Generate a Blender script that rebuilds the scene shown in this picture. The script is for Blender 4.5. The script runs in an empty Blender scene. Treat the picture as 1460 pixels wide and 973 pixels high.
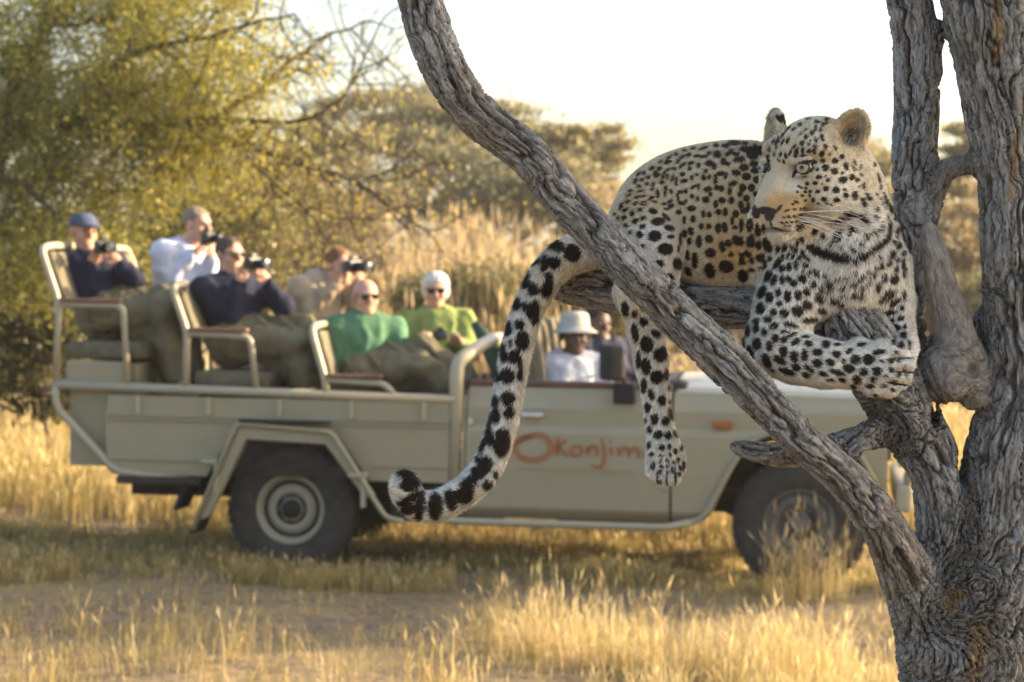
import bpy, bmesh, math, random
import numpy as np
from mathutils import Vector, Matrix, Quaternion
from mathutils.bvhtree import BVHTree
R = math.radians
random.seed(7); rng = np.random.default_rng(11)
SC = bpy.context.scene
COL = SC.collection
# ------------------------------------------------------------------ camera
FPX, CX, CY = 3080.0, 730.0, 486.5          # focal length and centre in photograph pixels (1460 x 973)
CAM_H, HORIZON = 1.86, 395.0
PITCH = math.atan((CY - HORIZON) / FPX)     # looking slightly down
cam_d = bpy.data.cameras.new('camera'); cam = bpy.data.objects.new('camera', cam_d); COL.objects.link(cam)
cam.location = (0, 0, CAM_H); cam.rotation_euler = (math.pi/2 - PITCH, 0, 0)
cam_d.sensor_width = 36; cam_d.sensor_fit = 'HORIZONTAL'; cam_d.lens = FPX / 1460 * 36
cam_d.clip_start = 0.1; cam_d.clip_end = 5000
cam_d.dof.use_dof = True; cam_d.dof.focus_distance = 3.55; cam_d.dof.aperture_fstop = 7.6
SC.camera = cam
# ------------------------------------------------------------------ sky, sun, exposure
SUN_EL, SUN_AZ = 18.0, 78.0                 # low sun behind the scene, to the right of the view axis
world = bpy.data.worlds.new('World'); SC.world = world; world.use_nodes = True
wn = world.node_tree
sky = wn.nodes.new('ShaderNodeTexSky'); sky.sky_type = 'NISHITA'; sky.sun_disc = False
sky.sun_elevation = R(SUN_EL); sky.sun_rotation = R(SUN_AZ); sky.air_density = 1.0; sky.dust_density = 4.0; sky.ozone_density = 1.0
wn.links.new(sky.outputs[0], wn.nodes['Background'].inputs[0]); wn.nodes['Background'].inputs[1].default_value = 0.15
sun_d = bpy.data.lights.new('sun', 'SUN'); sun_d.energy = 5.0; sun_d.angle = R(0.6); sun_d.color = (1.0, 0.80, 0.52)
sun = bpy.data.objects.new('sun', sun_d); COL.objects.link(sun)
SUN_DIR = Vector((math.sin(R(SUN_AZ))*math.cos(R(SUN_EL)), math.cos(R(SUN_AZ))*math.cos(R(SUN_EL)), math.sin(R(SUN_EL))))
sun.rotation_euler = SUN_DIR.to_track_quat('Z', 'Y').to_euler(); sun.location = SUN_DIR * 60
SC.view_settings.view_transform = 'Standard'; SC.view_settings.look = 'None'
SC.view_settings.exposure = 1.75; SC.view_settings.gamma = 1.0; SC.view_settings.use_curve_mapping = False
SC.render.engine = 'CYCLES'; SC.cycles.use_denoising = True
SC.cycles.max_bounces = 6; SC.cycles.diffuse_bounces = 3; SC.cycles.glossy_bounces = 2; SC.cycles.transmission_bounces = 4
SC.cycles.transparent_max_bounces = 8; SC.cycles.caustics_reflective = False; SC.cycles.caustics_refractive = False
# ------------------------------------------------------------------ pixel -> point helpers
_cp, _sp = math.cos(PITCH), math.sin(PITCH)
def ray(px, py):
    x, y = (px - CX) / FPX, (CY - py) / FPX
    return Vector((x, _cp + y*_sp, -_sp + y*_cp))        # un-normalised world direction
def P(px, py, Y):                                       # point seen at a pixel, at ground distance Y
    d = ray(px, py); k = Y / d.y
    return Vector((d.x*k, Y, CAM_H + d.z*k))
def to_px(p):                                           # (n,3) -> (n,2)
    p = np.asarray(p, float); q = p - np.array((0, 0, CAM_H))
    dep = q[:, 1]*_cp - q[:, 2]*_sp; up = q[:, 1]*_sp + q[:, 2]*_cp
    return np.stack((CX + FPX*q[:, 0]/dep, CY - FPX*up/dep), 1)
# ------------------------------------------------------------------ object helpers
def link(o, parent=None):
    COL.objects.link(o)
    if parent is not None: o.parent = parent
    return o
def tag(o, label=None, cat=None, group=None, kind=None):
    if label: o['label'] = label
    if cat: o['category'] = cat
    if group: o['group'] = group
    if kind: o['kind'] = kind
    return o
def empty(name, loc=(0, 0, 0), rz=0.0):
    o = bpy.data.objects.new(name, None); COL.objects.link(o); o.location = loc; o.rotation_euler = (0, 0, rz)
    o.empty_display_size = 0.1
    return o
def mesh_np(name, v, f, mat=None, parent=None, smooth=True):
    """v (n,3); f (m,3) or (m,4) arrays"""
    v = np.asarray(v, np.float32); f = np.asarray(f, np.int32)
    me = bpy.data.meshes.new(name); n, m, k = len(v), len(f), f.shape[1]
    me.vertices.add(n); me.vertices.foreach_set('co', v.ravel())
    me.loops.add(m*k); me.loops.foreach_set('vertex_index', f.ravel())
    me.polygons.add(m); me.polygons.foreach_set('loop_start', np.arange(0, m*k, k, dtype=np.int32))
    me.update(calc_edges=True)
    if smooth: me.polygons.foreach_set('use_smooth', np.ones(m, bool))
    if mat is not None: me.materials.append(mat)
    return link(bpy.data.objects.new(name, me), parent)
def attr(o, name, data, typ='FLOAT'):
    a = o.data.attributes.new(name, typ, 'POINT')
    key = {'FLOAT': 'value', 'FLOAT_VECTOR': 'vector', 'FLOAT_COLOR': 'color'}[typ]
    a.data.foreach_set(key, np.asarray(data, np.float32).ravel())
class MB:
    """collects simple solids into one mesh"""
    def __init__(s): s.v = []; s.f = []; s.sm = []
    def add(s, vs, fs, smooth=False):
        b = len(s.v); s.v += [tuple(v) for v in vs]; s.f += [tuple(i+b for i in f) for f in fs]; s.sm += [smooth]*len(fs); return s
    def box(s, c, d, rot=None, bev=0.0):
        hx, hy, hz = d[0]/2, d[1]/2, d[2]/2
        M = rot.to_matrix() if isinstance(rot, (Quaternion,)) else (rot if rot is not None else Matrix.Identity(3))
        c = Vector(c)
        if bev <= 0:
            pts = [c + M @ Vector((x*hx, y*hy, z*hz)) for z in (-1, 1) for y in (-1, 1) for x in (-1, 1)]
            return s.add(pts, [(0,2,3,1),(4,5,7,6),(0,1,5,4),(2,6,7,3),(0,4,6,2),(1,3,7,5)])
        bm = bmesh.new(); bmesh.ops.create_cube(bm, size=1)
        for v in bm.verts: v.co = Vector((v.co.x*d[0], v.co.y*d[1], v.co.z*d[2]))
        bmesh.ops.bevel(bm, geom=bm.edges[:], offset=min(bev, .49*min(d)), segments=2, profile=.6, affect='EDGES')
        bm.verts.index_update()
        s.add([c + M @ v.co for v in bm.verts], [[v.index for v in f.verts] for f in bm.faces]); bm.free(); return s
    def tube(s, pts, r, n=8, caps=True, smooth=True):
        pts = [Vector(p) for p in pts]; k = len(pts)
        rs = r if isinstance(r, (list, tuple)) else [r]*k
        t0 = (pts[1]-pts[0]).normalized(); up = Vector((0,0,1)) if abs(t0.z) < .9 else Vector((1,0,0))
        nrm = t0.cross(up).normalized(); vs = []; fs = []
        for i, p in enumerate(pts):
            t = ((pts[min(i+1,k-1)]-p).normalized() + (p-pts[max(i-1,0)]).normalized()).normalized()
            nrm = (nrm - t*nrm.dot(t)).normalized(); b = t.cross(nrm)
            vs += [p + (nrm*math.cos(2*math.pi*j/n) + b*math.sin(2*math.pi*j/n))*rs[i] for j in range(n)]
        for i in range(k-1):
            fs += [(i*n+j, i*n+(j+1)%n, (i+1)*n+(j+1)%n, (i+1)*n+j) for j in range(n)]
        s.add(vs, fs, smooth)
        if caps:
            s.add(vs[:n], [tuple(range(n-1,-1,-1))]); s.add(vs[-n:], [tuple(range(n))])
        return s
    def lathe(s, prof, n=32, M=None, smooth=True):
        """prof: (radius, axial); axis = local Y"""
        M = M or Matrix.Identity(4); vs = []; fs = []; k = len(prof)
        for r, a in prof: vs += [M @ Vector((r*math.cos(2*math.pi*j/n), a, r*math.sin(2*math.pi*j/n))) for j in range(n)]
        for i in range(k-1): fs += [(i*n+j, (i+1)*n+j, (i+1)*n+(j+1)%n, i*n+(j+1)%n) for j in range(n)]
        return s.add(vs, fs, smooth)
    def prism(s, poly, y0, y1, axis='y'):
        """extrude an (x,z) outline between y0 and y1"""
        n = len(poly)
        a = [Vector((x, y0, z)) for x, z in poly]; b = [Vector((x, y1, z)) for x, z in poly]
        return s.add(a+b, [tuple(range(n)), tuple(range(2*n-1, n-1, -1))] + [(i, i+n, (i+1)%n+n, (i+1)%n) for i in range(n)])
    def build(s, name, mat, parent=None, bevel=0.0, auto=None):
        me = bpy.data.meshes.new(name); me.from_pydata(s.v, [], s.f); me.update()
        me.polygons.foreach_set('use_smooth', s.sm)
        bm = bmesh.new(); bm.from_mesh(me); bmesh.ops.remove_doubles(bm, verts=bm.verts, dist=1e-5)
        bmesh.ops.recalc_face_normals(bm, faces=bm.faces); bm.to_mesh(me); bm.free()
        if mat is not None: me.materials.append(mat)
        o = link(bpy.data.objects.new(name, me), parent)
        if bevel > 0:
            m = o.modifiers.new('bevel', 'BEVEL'); m.width = bevel; m.segments = 2; m.limit_method = 'ANGLE'; m.angle_limit = R(40)
        return o
def copy_tree(o, parent=None):
    c = o.copy(); COL.objects.link(c); c.parent = parent
    for ch in list(o.children): copy_tree(ch, c)
    return c
# ------------------------------------------------------------------ numpy noise
def _hash(i, j, k, s):
    h = (i*374761393 + j*668265263 + k*2147483647 + s*974634541) & 0xffffffff
    h = ((h ^ (h >> 13)) * 1274126177) & 0xffffffff
    return ((h ^ (h >> 16)) & 0xffff) / 65535.0
def vnoise(p, seed=0):
    p = np.asarray(p, float); i = np.floor(p).astype(np.int64); f = p - i; f = f*f*f*(f*(f*6-15)+10); r = 0
    for a in (0, 1):
        for b in (0, 1):
            for c in (0, 1):
                w = (f[:,0] if a else 1-f[:,0])*(f[:,1] if b else 1-f[:,1])*(f[:,2] if c else 1-f[:,2])
                r = r + w*_hash(i[:,0]+a, i[:,1]+b, i[:,2]+c, seed)
    return r                                            # 0..1
def fbm(p, o=3, seed=0):
    p = np.asarray(p, float); s = 0; a = .5; t = 0
    for k in range(o): s = s + a*vnoise(p*2**k, seed+k); t += a; a *= .5
    return s/t
# ------------------------------------------------------------------ implicit surfaces (smooth unions meshed by surface nets)
class Cap:
    def __init__(s, a, b, ra, rb, k=.01, sub=False, sq=None, tag=0):
        s.a = np.array(a, float); s.b = np.array(b, float); s.ra, s.rb, s.k, s.sub, s.tag = ra, rb, k, sub, tag
        m = max(ra, rb); s.lo = np.minimum(s.a, s.b)-m; s.hi = np.maximum(s.a, s.b)+m
    def d(s, p):
        ba = s.b-s.a; L = ba@ba + 1e-12; q = p-s.a; t = np.clip((q@ba)/L, 0, 1)
        return np.sqrt(((q - t[..., None]*ba)**2).sum(-1)) - (s.ra + t*(s.rb-s.ra))
class Ell:
    def __init__(s, c, rad, M=None, k=.01, sub=False, tag=0):
        s.c = np.array(c, float); s.r = np.array(rad, float); s.M = np.array(M if M is not None else np.eye(3), float)   # columns = axes
        s.k, s.sub, s.tag = k, sub, tag
        e = np.sqrt(((s.M*s.r)**2).sum(1)); s.lo = s.c-e; s.hi = s.c+e
    def d(s, p):
        q = (p-s.c)@s.M; k0 = np.sqrt(((q/s.r)**2).sum(-1)); k1 = np.sqrt(((q/(s.r*s.r))**2).sum(-1)) + 1e-9
        return k0*(k0-1)/k1
class Grp:
    """several solids joined hard (or with a small radius ki), then blended into the rest with radius k"""
    sub = False
    def __init__(s, prims, k, ki=0.): s.p, s.k, s.ki = prims, k, ki; s.lo = np.min([q.lo for q in prims], 0); s.hi = np.max([q.hi for q in prims], 0)
    def grid(s, lo, h, i0, i1, m):
        D = np.full(i1-i0, 1.0)
        for q in s.p:
            a = np.maximum(((q.lo-m-lo)/h).astype(int), i0); b = np.minimum(np.ceil((q.hi+m-lo)/h).astype(int)+1, i1)
            if (b <= a).any(): continue
            G = np.stack(np.meshgrid(*[lo[x] + h*np.arange(a[x], b[x]) for x in range(3)], indexing='ij'), -1); d = q.d(G); sl = tuple(slice(a[x]-i0[x], b[x]-i0[x]) for x in range(3)); A = D[sl]
            if s.ki > 0: t = np.clip(.5 + .5*(d-A)/s.ki, 0, 1); D[sl] = d*(1-t) + A*t - s.ki*t*(1-t)
            else: D[sl] = np.minimum(A, d)
        return D
def sdf_mesh(prims, h, pad=None):
    un = [q for q in prims if not q.sub]; pad = pad or 3*h
    lo = np.min([q.lo for q in un], 0)-pad; hi = np.max([q.hi for q in un], 0)+pad
    n = np.ceil((hi-lo)/h).astype(int)+1; D = np.full(n, 1.0, np.float32)
    for q in prims:
        m = max(q.k, h)*1.05 + 2*h
        i0 = np.maximum(((q.lo-m-lo)/h).astype(int), 0); i1 = np.minimum(np.ceil((q.hi+m-lo)/h).astype(int)+1, n)
        if (i1 <= i0).any(): continue
        if isinstance(q, Grp): b = q.grid(lo, h, i0, i1, m)
        else: b = q.d(np.stack(np.meshgrid(*[lo[a] + h*np.arange(i0[a], i1[a]) for a in range(3)], indexing='ij'), -1))
        sl = tuple(slice(i0[a], i1[a]) for a in range(3)); A = D[sl].astype(np.float64)
        if q.sub:
            b = -b; t = np.clip(.5 - .5*(b-A)/q.k, 0, 1) if q.k > 0 else None
            D[sl] = np.maximum(A, b) if q.k <= 0 else b*(1-t) + A*t + q.k*t*(1-t)
        else:
            if q.k <= 0: D[sl] = np.minimum(A, b)
            else:
                t = np.clip(.5 + .5*(b-A)/q.k, 0, 1); D[sl] = b*(1-t) + A*t - q.k*t*(1-t)
    return surface_nets(D, lo, h)
def surface_nets(D, lo, h):
    S = D < 0; nx, ny, nz = D.shape
    c = S[:-1,:-1,:-1].astype(np.uint8)
    cnt = np.zeros((nx-1, ny-1, nz-1), np.uint8)
    for a in (0,1):
        for b in (0,1):
            for e in (0,1): cnt += S[a:nx-1+a, b:ny-1+b, e:nz-1+e]
    act = (cnt > 0) & (cnt < 8); I = np.argwhere(act); idx = np.full(act.shape, -1, np.int32); idx[act] = np.arange(len(I), dtype=np.int32)
    acc = np.zeros((len(I), 3)); num = np.zeros(len(I))
    corners = [(a,b,e) for a in (0,1) for b in (0,1) for e in (0,1)]
    val = {k: D[I[:,0]+k[0], I[:,1]+k[1], I[:,2]+k[2]].astype(np.float64) for k in corners}
    for p in corners:
        for ax in range(3):
            if p[ax]: continue
            q = list(p); q[ax] = 1; q = tuple(q); va, vb = val[p], val[q]; m = (va < 0) != (vb < 0)
            t = np.where(m, va/np.where(m, va-vb, 1), 0); pt = np.array(p, float)[None] + t[:,None]*(np.array(q)-np.array(p))[None]
            acc[m] += pt[m]; num[m] += 1
    V = lo + h*(I + acc/num[:,None])
    F = []
    for ax in range(3):
        sl0 = [slice(1,-1)]*3; sl1 = [slice(1,-1)]*3; sl0[ax] = slice(0,-1); sl1[ax] = slice(1,None)
        a, b = S[tuple(sl0)], S[tuple(sl1)]; E = np.argwhere(a != b); inside = a[tuple(E.T)]
        o = np.array([1,1,1]); o[ax] = 0; E = E + o; u, w = [(1,2),(2,0),(0,1)][ax]
        def cell(du, dw):
            q = E.copy(); q[:,u] -= du; q[:,w] -= dw; return idx[q[:,0], q[:,1], q[:,2]]
        quad = np.stack((cell(1,1), cell(0,1), cell(0,0), cell(1,0)), 1)
        quad[~inside] = quad[~inside][:, ::-1]; F.append(quad)
    return V, np.concatenate(F)
def vert_normals(V, F):
    a = V[F[:,1]]-V[F[:,0]]; b = V[F[:,-1]]-V[F[:,0]]; fn = np.cross(a, b)
    N = np.zeros_like(V)
    for k in range(F.shape[1]): np.add.at(N, F[:,k], fn)
    return N/(np.linalg.norm(N, axis=1, keepdims=True)+1e-12)
def relax(V, F, it=2, w=.5):
    e = np.concatenate([F[:, [k, (k+1) % F.shape[1]]] for k in range(F.shape[1])])
    for _ in range(it):
        A = np.zeros_like(V); c = np.zeros(len(V))
        for x, y in ((0,1),(1,0)):
            for ax in range(3): A[:,ax] += np.bincount(e[:,x], V[e[:,y],ax], len(V))
            c += np.bincount(e[:,x], minlength=len(V))
        V = V*(1-w) + w*A/c[:,None]
    return V
def subdivide(V, F):
    e = np.sort(np.concatenate([F[:, [k, (k+1) % 4]] for k in range(4)]), 1)
    u, inv = np.unique(e, axis=0, return_inverse=True); inv = inv.reshape(4, len(F)).T
    ne, n = len(u), len(V)
    W = np.concatenate((V, V[u].mean(1), V[F].mean(1))); E = inv + n; C = (n + ne + np.arange(len(F)))
    Q = [np.stack((F[:,k], E[:,k], C, E[:,(k-1) % 4]), 1) for k in range(4)]
    return W, np.concatenate(Q)
def refine(V, F, sel):
    """subdivide only the selected quads; their unselected neighbours become small triangle fans, so the surface stays closed"""
    e = np.sort(np.concatenate([F[:, [k, (k+1) % 4]] for k in range(4)]), 1); u, inv = np.unique(e, axis=0, return_inverse=True); inv = inv.reshape(4, len(F)).T
    used = np.zeros(len(u), bool); used[inv[sel].ravel()] = True; eid = np.full(len(u), -1); eid[used] = len(V)+np.arange(used.sum())
    FS = F[sel]; C = len(V)+used.sum()+np.arange(len(FS)); E = eid[inv[sel]]; W = [V, V[u[used]].mean(1), V[FS].mean(1)]
    quads = [np.stack((FS[:, k], E[:, k], C, E[:, (k-1) % 4]), 1) for k in range(4)]
    rest = np.where(~sel)[0]; touch = used[inv[rest]].any(1); quads.append(F[rest[~touch]]); B = rest[touch]; nb = len(V)+used.sum()+len(FS); tris = []
    W.append(V[F[B]].mean(1))
    for k in range(4):
        a, b, m = F[B][:, k], F[B][:, (k+1) % 4], eid[inv[B][:, k]]; c = nb+np.arange(len(B)); s = m >= 0
        tris += [np.stack((a[s], m[s], c[s]), 1), np.stack((m[s], b[s], c[s]), 1), np.stack((a[~s], b[~s], c[~s]), 1)]
    return np.concatenate(W), np.concatenate(quads), np.concatenate(tris)
def all_tris(Q, T): return np.concatenate((Q[:, :3], Q[:, [0, 2, 3]], T))
def catmull(pts, step):
    """pts (n,m) rows; first 3 columns = position; resample along a Catmull-Rom spline"""
    p = np.array(pts, float); p = np.vstack((2*p[0]-p[1], p, 2*p[-1]-p[-2])); out = []
    for i in range(1, len(p)-2):
        L = np.linalg.norm(p[i+1,:3]-p[i,:3]); k = max(2, int(L/step))
        for t in np.arange(k)/k:
            a, b, c, d = p[i-1], p[i], p[i+1], p[i+2]
            out.append(.5*((2*b) + (c-a)*t + (2*a-5*b+4*c-d)*t*t + (3*b-a-3*c+d)*t**3))
    out.append(p[-2]); return np.array(out)
# ------------------------------------------------------------------ material helper
class NT:
    def __init__(s, name):
        s.m = bpy.data.materials.new(name); s.m.use_nodes = True; s.t = s.m.node_tree; s.n = s.t.nodes; s.b = s.n['Principled BSDF']; s.out = s.n['Material Output']
    def new(s, t, ins=None, **kw):
        x = s.n.new(t)
        for k, v in kw.items(): setattr(x, k, v)
        for k, v in (ins or {}).items(): s.set(x.inputs[k], v)
        return x
    def set(s, sock, v):
        if hasattr(v, 'is_output') or hasattr(v, 'links'): s.t.links.new(v, sock)
        else: sock.default_value = v
    def noise(s, scale, vec=None, detail=3, rough=.55, dist=0):
        x = s.new('ShaderNodeTexNoise', {'Scale': scale, 'Detail': detail, 'Roughness': rough, 'Distortion': dist})
        if vec is not None: s.set(x.inputs['Vector'], vec)
        return x.outputs[0]
    def math(s, op, a, b=None, c=None):
        x = s.new('ShaderNodeMath', operation=op); s.set(x.inputs[0], a)
        if b is not None: s.set(x.inputs[1], b)
        if c is not None: s.set(x.inputs[2], c)
        return x.outputs[0]
    def ramp(s, fac, stops):
        x = s.new('ShaderNodeValToRGB'); s.set(x.inputs[0], fac); e = x.color_ramp.elements
        while len(e) < len(stops): e.new(.5)
        for k, (p, c) in enumerate(stops): e[k].position = p; e[k].color = (*c, 1) if len(c) == 3 else c
        return x.outputs[0]
    def mix(s, fac, a, b):
        x = s.new('ShaderNodeMix', data_type='RGBA'); s.set(x.inputs[0], fac)
        for k, v in ((6, a), (7, b)): s.set(x.inputs[k], (*v, 1) if isinstance(v, tuple) and len(v) == 3 else v)
        return x.outputs[2]
    def attr(s, name): return s.new('ShaderNodeAttribute', attribute_name=name)
    def obj(s): return s.new('ShaderNodeTexCoord').outputs['Object']
    def maprange(s, v, a, b, c=0., d=1., smooth=True):
        x = s.new('ShaderNodeMapRange', interpolation_type='SMOOTHSTEP' if smooth else 'LINEAR'); s.set(x.inputs[0], v)
        for k, q in zip((1,2,3,4), (a,b,c,d)): s.set(x.inputs[k], q)
        return x.outputs[0]
    def bump(s, h, strength=.3, dist=.01):
        x = s.new('ShaderNodeBump', {'Strength': strength, 'Distance': dist}); s.set(x.inputs['Height'], h); s.t.links.new(x.outputs[0], s.b.inputs['Normal']); return x
    def base(s, c, rough=.6, spec=.3, metal=0.):
        s.set(s.b.inputs['Base Color'], (*c, 1) if isinstance(c, tuple) and len(c) == 3 else c)
        s.set(s.b.inputs['Roughness'], rough); s.b.inputs['Specular IOR Level'].default_value = spec; s.b.inputs['Metallic'].default_value = metal; return s
def simple(name, c, rough=.6, spec=.3, metal=0., var=.12, scale=8., bump=0.):
    t = NT(name); o = t.obj(); n = t.noise(scale, o, 4)
    lo = tuple(max(0, x*(1-var)) for x in c); hi = tuple(min(1, x*(1+var)) for x in c)
    t.base(t.ramp(n, [(.3, lo), (.7, hi)]), t.maprange(t.noise(scale*3, o), .3, .7, rough*.9, min(1, rough*1.1)), spec, metal)
    if bump > 0: t.bump(t.noise(scale*9, o, 4), bump, .01)
    return t.m
# ================================================================== ground, track, grass, trees
VEH_YAW, VEH_PITCH, VEH_D = -R(8.6), R(0.65), 13.57
def gz(x, y):
    x = np.asarray(x, float); y = np.asarray(y, float)
    z = -.0125*(np.clip(x, -9, 9)-1.7)
    bank = np.clip((y-24)/14, 0, 1); z = z + 1.0*bank*bank*(3-2*bank)
    return z
def gz_n(x, y):
    x = np.asarray(x, float); y = np.asarray(y, float)
    p = np.stack((x*.9, y*.9, 0*x), -1).reshape(-1, 3); q = np.stack((x*4., y*4., 0*x), -1).reshape(-1, 3)
    return gz(x, y) + ((fbm(p, 2, 3)-.5)*.10 + (fbm(q, 2, 8)-.5)*.035).reshape(x.shape)
def axis(a, b, fine0, fine1, step, coarse):
    l = list(np.arange(fine0, fine1, step)); s = step; v = fine0
    while v > a: s = min(s*1.18, coarse); v -= s; l.insert(0, v)
    s = step; v = l[-1]
    while v < b: s = min(s*1.18, coarse); v += s; l.append(v)
    return np.array(l)
gx_, gy_ = axis(-300, 300, -6, 6, .11, 40), axis(-60, 500, 8, 20, .11, 40)
GX, GY = np.meshgrid(gx_, gy_, indexing='ij'); GZ = gz_n(GX, GY); GZ = np.where(np.hypot(GX, GY) > 150, gz(GX, GY), GZ)
n1, n2 = GX.shape; ii = np.arange(n1*n2).reshape(n1, n2)
gq = np.stack((ii[:-1,:-1], ii[1:,:-1], ii[1:,1:], ii[:-1,1:]), -1).reshape(-1, 4)
t = NT('dry_soil'); ob = t.obj(); a = t.noise(.9, ob, 5, .6); b = t.noise(14, ob, 5, .65); c = t.noise(90, ob, 3, .7)
soil = t.ramp(b, [(.3, (.115, .085, .064)), (.55, (.19, .144, .108)), (.75, (.27, .21, .155))])
litter = t.ramp(c, [(.3, (.17, .125, .065)), (.7, (.34, .26, .14))])
t.base(t.mix(t.maprange(t.math('ADD', a, t.math('MULTIPLY', b, .5)), .62, .85), soil, litter), .95, .1)
t.bump(t.math('ADD', b, t.math('MULTIPLY', c, .4)), .8, .05)
ground = mesh_np('ground', np.stack((GX, GY, GZ), -1).reshape(-1, 3), gq, t.m); ground['kind'] = 'structure'
# ---- leaf and blade materials (thin, lit through)
def leaf_mat(name, stops, trans=.5, rough=.6):
    t = NT(name); a = t.attr('tint').outputs['Fac']; col = t.ramp(a, stops)
    d = t.new('ShaderNodeBsdfDiffuse'); t.set(d.inputs['Color'], col); tr = t.new('ShaderNodeBsdfTranslucent'); t.set(tr.inputs['Color'], col)
    gl = t.new('ShaderNodeBsdfGlossy'); gl.inputs['Roughness'].default_value = .45; gl.inputs['Color'].default_value = (.5, .5, .45, 1)
    m = t.new('ShaderNodeMixShader'); m.inputs[0].default_value = trans; t.set(m.inputs[1], d.outputs[0]); t.set(m.inputs[2], tr.outputs[0])
    m2 = t.new('ShaderNodeMixShader'); m2.inputs[0].default_value = .05; t.set(m2.inputs[1], m.outputs[0]); t.set(m2.inputs[2], gl.outputs[0])
    t.t.links.new(m2.outputs[0], t.out.inputs['Surface']); t.n.remove(t.b); return t.m
M_GRASS = leaf_mat('golden_grass', [(0, (.17, .165, .06)), (.30, (.32, .245, .085)), (.65, (.46, .335, .125)), (1, (.62, .49, .26))], .52)
M_REED = leaf_mat('tall_dry_grass', [(0, (.17, .14, .07)), (.5, (.31, .225, .115)), (1, (.46, .34, .185))], .5)
M_ACACIA = leaf_mat('acacia_leaf', [(0, (.13, .145, .034)), (.45, (.26, .25, .048)), (.8, (.42, .35, .055)), (1, (.50, .38, .06))], .6)
M_OLIVE = leaf_mat('olive_leaf', [(0, (.085, .085, .035)), (.5, (.165, .15, .06)), (1, (.26, .215, .085))], .5)
M_FAR = leaf_mat('far_leaf', [(0, (.13, .125, .065)), (.5, (.21, .185, .09)), (1, (.32, .26, .115))], .55)
M_DRY = leaf_mat('dry_bush_leaf', [(0, (.16, .12, .06)), (.5, (.27, .20, .10)), (1, (.42, .31, .16))], .45)
M_WOOD = simple('branch_wood', (.085, .068, .055), .9, .1, var=.3, scale=20)
def blades(name, x, y, hgt, wid, mat, lean=.35, head=0., tint=None, z=None):
    n = len(x); zz = gz_n(x, y) if z is None else z; b = np.stack((x, y, zz-.01), 1)
    az = rng.uniform(0, 2*np.pi, n); d = np.stack((np.cos(az), np.sin(az), 0*az), 1); s = np.stack((-np.sin(az), np.cos(az), 0*az), 1)
    fa = rng.uniform(0, 2*np.pi, n); s = np.stack((np.cos(fa), np.sin(fa), 0*fa), 1)
    le = np.abs(rng.normal(0, lean, n))[:, None]; H = hgt[:, None]; W = wid[:, None]; up = np.array((0, 0, 1.))
    m = b + up*H*.55 + d*H*le*.30; tp = b + up*H*(1-.25*le) + d*H*le
    hd = rng.random(n) < head
    v = np.stack((b-s*W, b+s*W, m+s*W*.8, m-s*W*.8, tp), 1)
    k = np.arange(n)[:, None]*5; F = [k+np.array((0,1,2)), k+np.array((0,2,3)), k+np.array((3,2,4))]
    V = v.reshape(-1, 3)
    ti = np.clip(tint if tint is not None else rng.normal(.55, .2, n), 0, 1); T = np.repeat(ti, 5)
    if hd.any():                                    # seed heads: small feathery diamonds
        i = np.where(hd)[0]; q = tp[i]; dr = (tp-m)[i]; dr /= np.linalg.norm(dr, axis=1, keepdims=True); L = hgt[i][:, None]*.14+.025; w = W[i]*1.9
        hv = np.stack((q-dr*L*.6, q+s[i]*w, q+dr*L*.6, q-s[i]*w), 1).reshape(-1, 3); kk = len(V)+np.arange(len(i))[:, None]*4
        F += [kk+np.array((0,1,2)), kk+np.array((0,2,3))]; V = np.concatenate((V, hv)); T = np.concatenate((T, np.repeat(np.clip(ti[i]+.25, 0, 1), 4)))
    o = mesh_np(name, V, np.concatenate(F), mat, smooth=False); attr(o, 'tint', T); o['kind'] = 'stuff'; return o
def in_frame(x, y, margin=.12): return np.abs(x) < y*(730/FPX)*(1+margin)+.3
def field(x0, x1, y0, y1, n, dens):
    x = rng.uniform(x0, x1, n); y = rng.uniform(y0, y1, n); k = rng.random(n) < dens(x, y); return x[k], y[k]
def pxof(x, y): return CX + FPX*x/y
def patchy(x, y, f=.8, seed=2): return fbm(np.stack((x*f, y*f, 0*x), 1), 3, seed)
# the bare track crosses the picture in front of the vehicle
def track(x, y):
    c = 11.95 + .02*x; return np.clip(1-np.abs(y-c)/(.80+.25*(patchy(x, y, .7, 60)-.5)*2), 0, 1)
# near verge: clumps, thin on the left, dense on the right
def clumps(n, x0, x1, y0, y1, dens, per, spread):
    cx, cy = field(x0, x1, y0, y1, n, dens); k = rng.integers(per[0], per[1], len(cx)); x = np.repeat(cx, k); y = np.repeat(cy, k); s = np.repeat(rng.uniform(.5, 1.3, len(cx)), k)
    return x + rng.normal(0, spread, len(x))*s, y + rng.normal(0, spread, len(x))*s, np.repeat(rng.uniform(.55, 1.25, len(cx)), k), np.repeat(rng.normal(.5, .2, len(cx)), k)
right = lambda x: np.clip((x+.6)/1.8, .05, 1)
x, y, s, ti = clumps(3600, -3.4, 3.4, 8.6, 11.45, lambda x, y: (.20 + .8*right(x))*(1-track(x, y)*2.2).clip(0, 1)*np.clip((patchy(x, y, 1.6)-.45)*7, .02, 1), (6, 22), .05)
blades('grass', x, y, s*rng.uniform(.05, .30, len(x))*(1+.2*right(x)), rng.uniform(.0010, .0024, len(x)), M_GRASS, .46, .30, ti+.05+.20*right(x)+rng.normal(0, .12, len(x)))
x, y, s, ti = clumps(1300, -3.6, 3.4, 9.2, 13.1, lambda x, y: .12+.22*np.clip((patchy(x, y, 1.3, 33)-.5)*6, 0, 1), (4, 16), .06)          # tufts on the track
blades('grass', x, y, s*rng.uniform(.05, .20, len(x)), rng.uniform(.0012, .0026, len(x)), M_GRASS, .55, .15, ti+.0+rng.normal(0, .1, len(x)))
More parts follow.
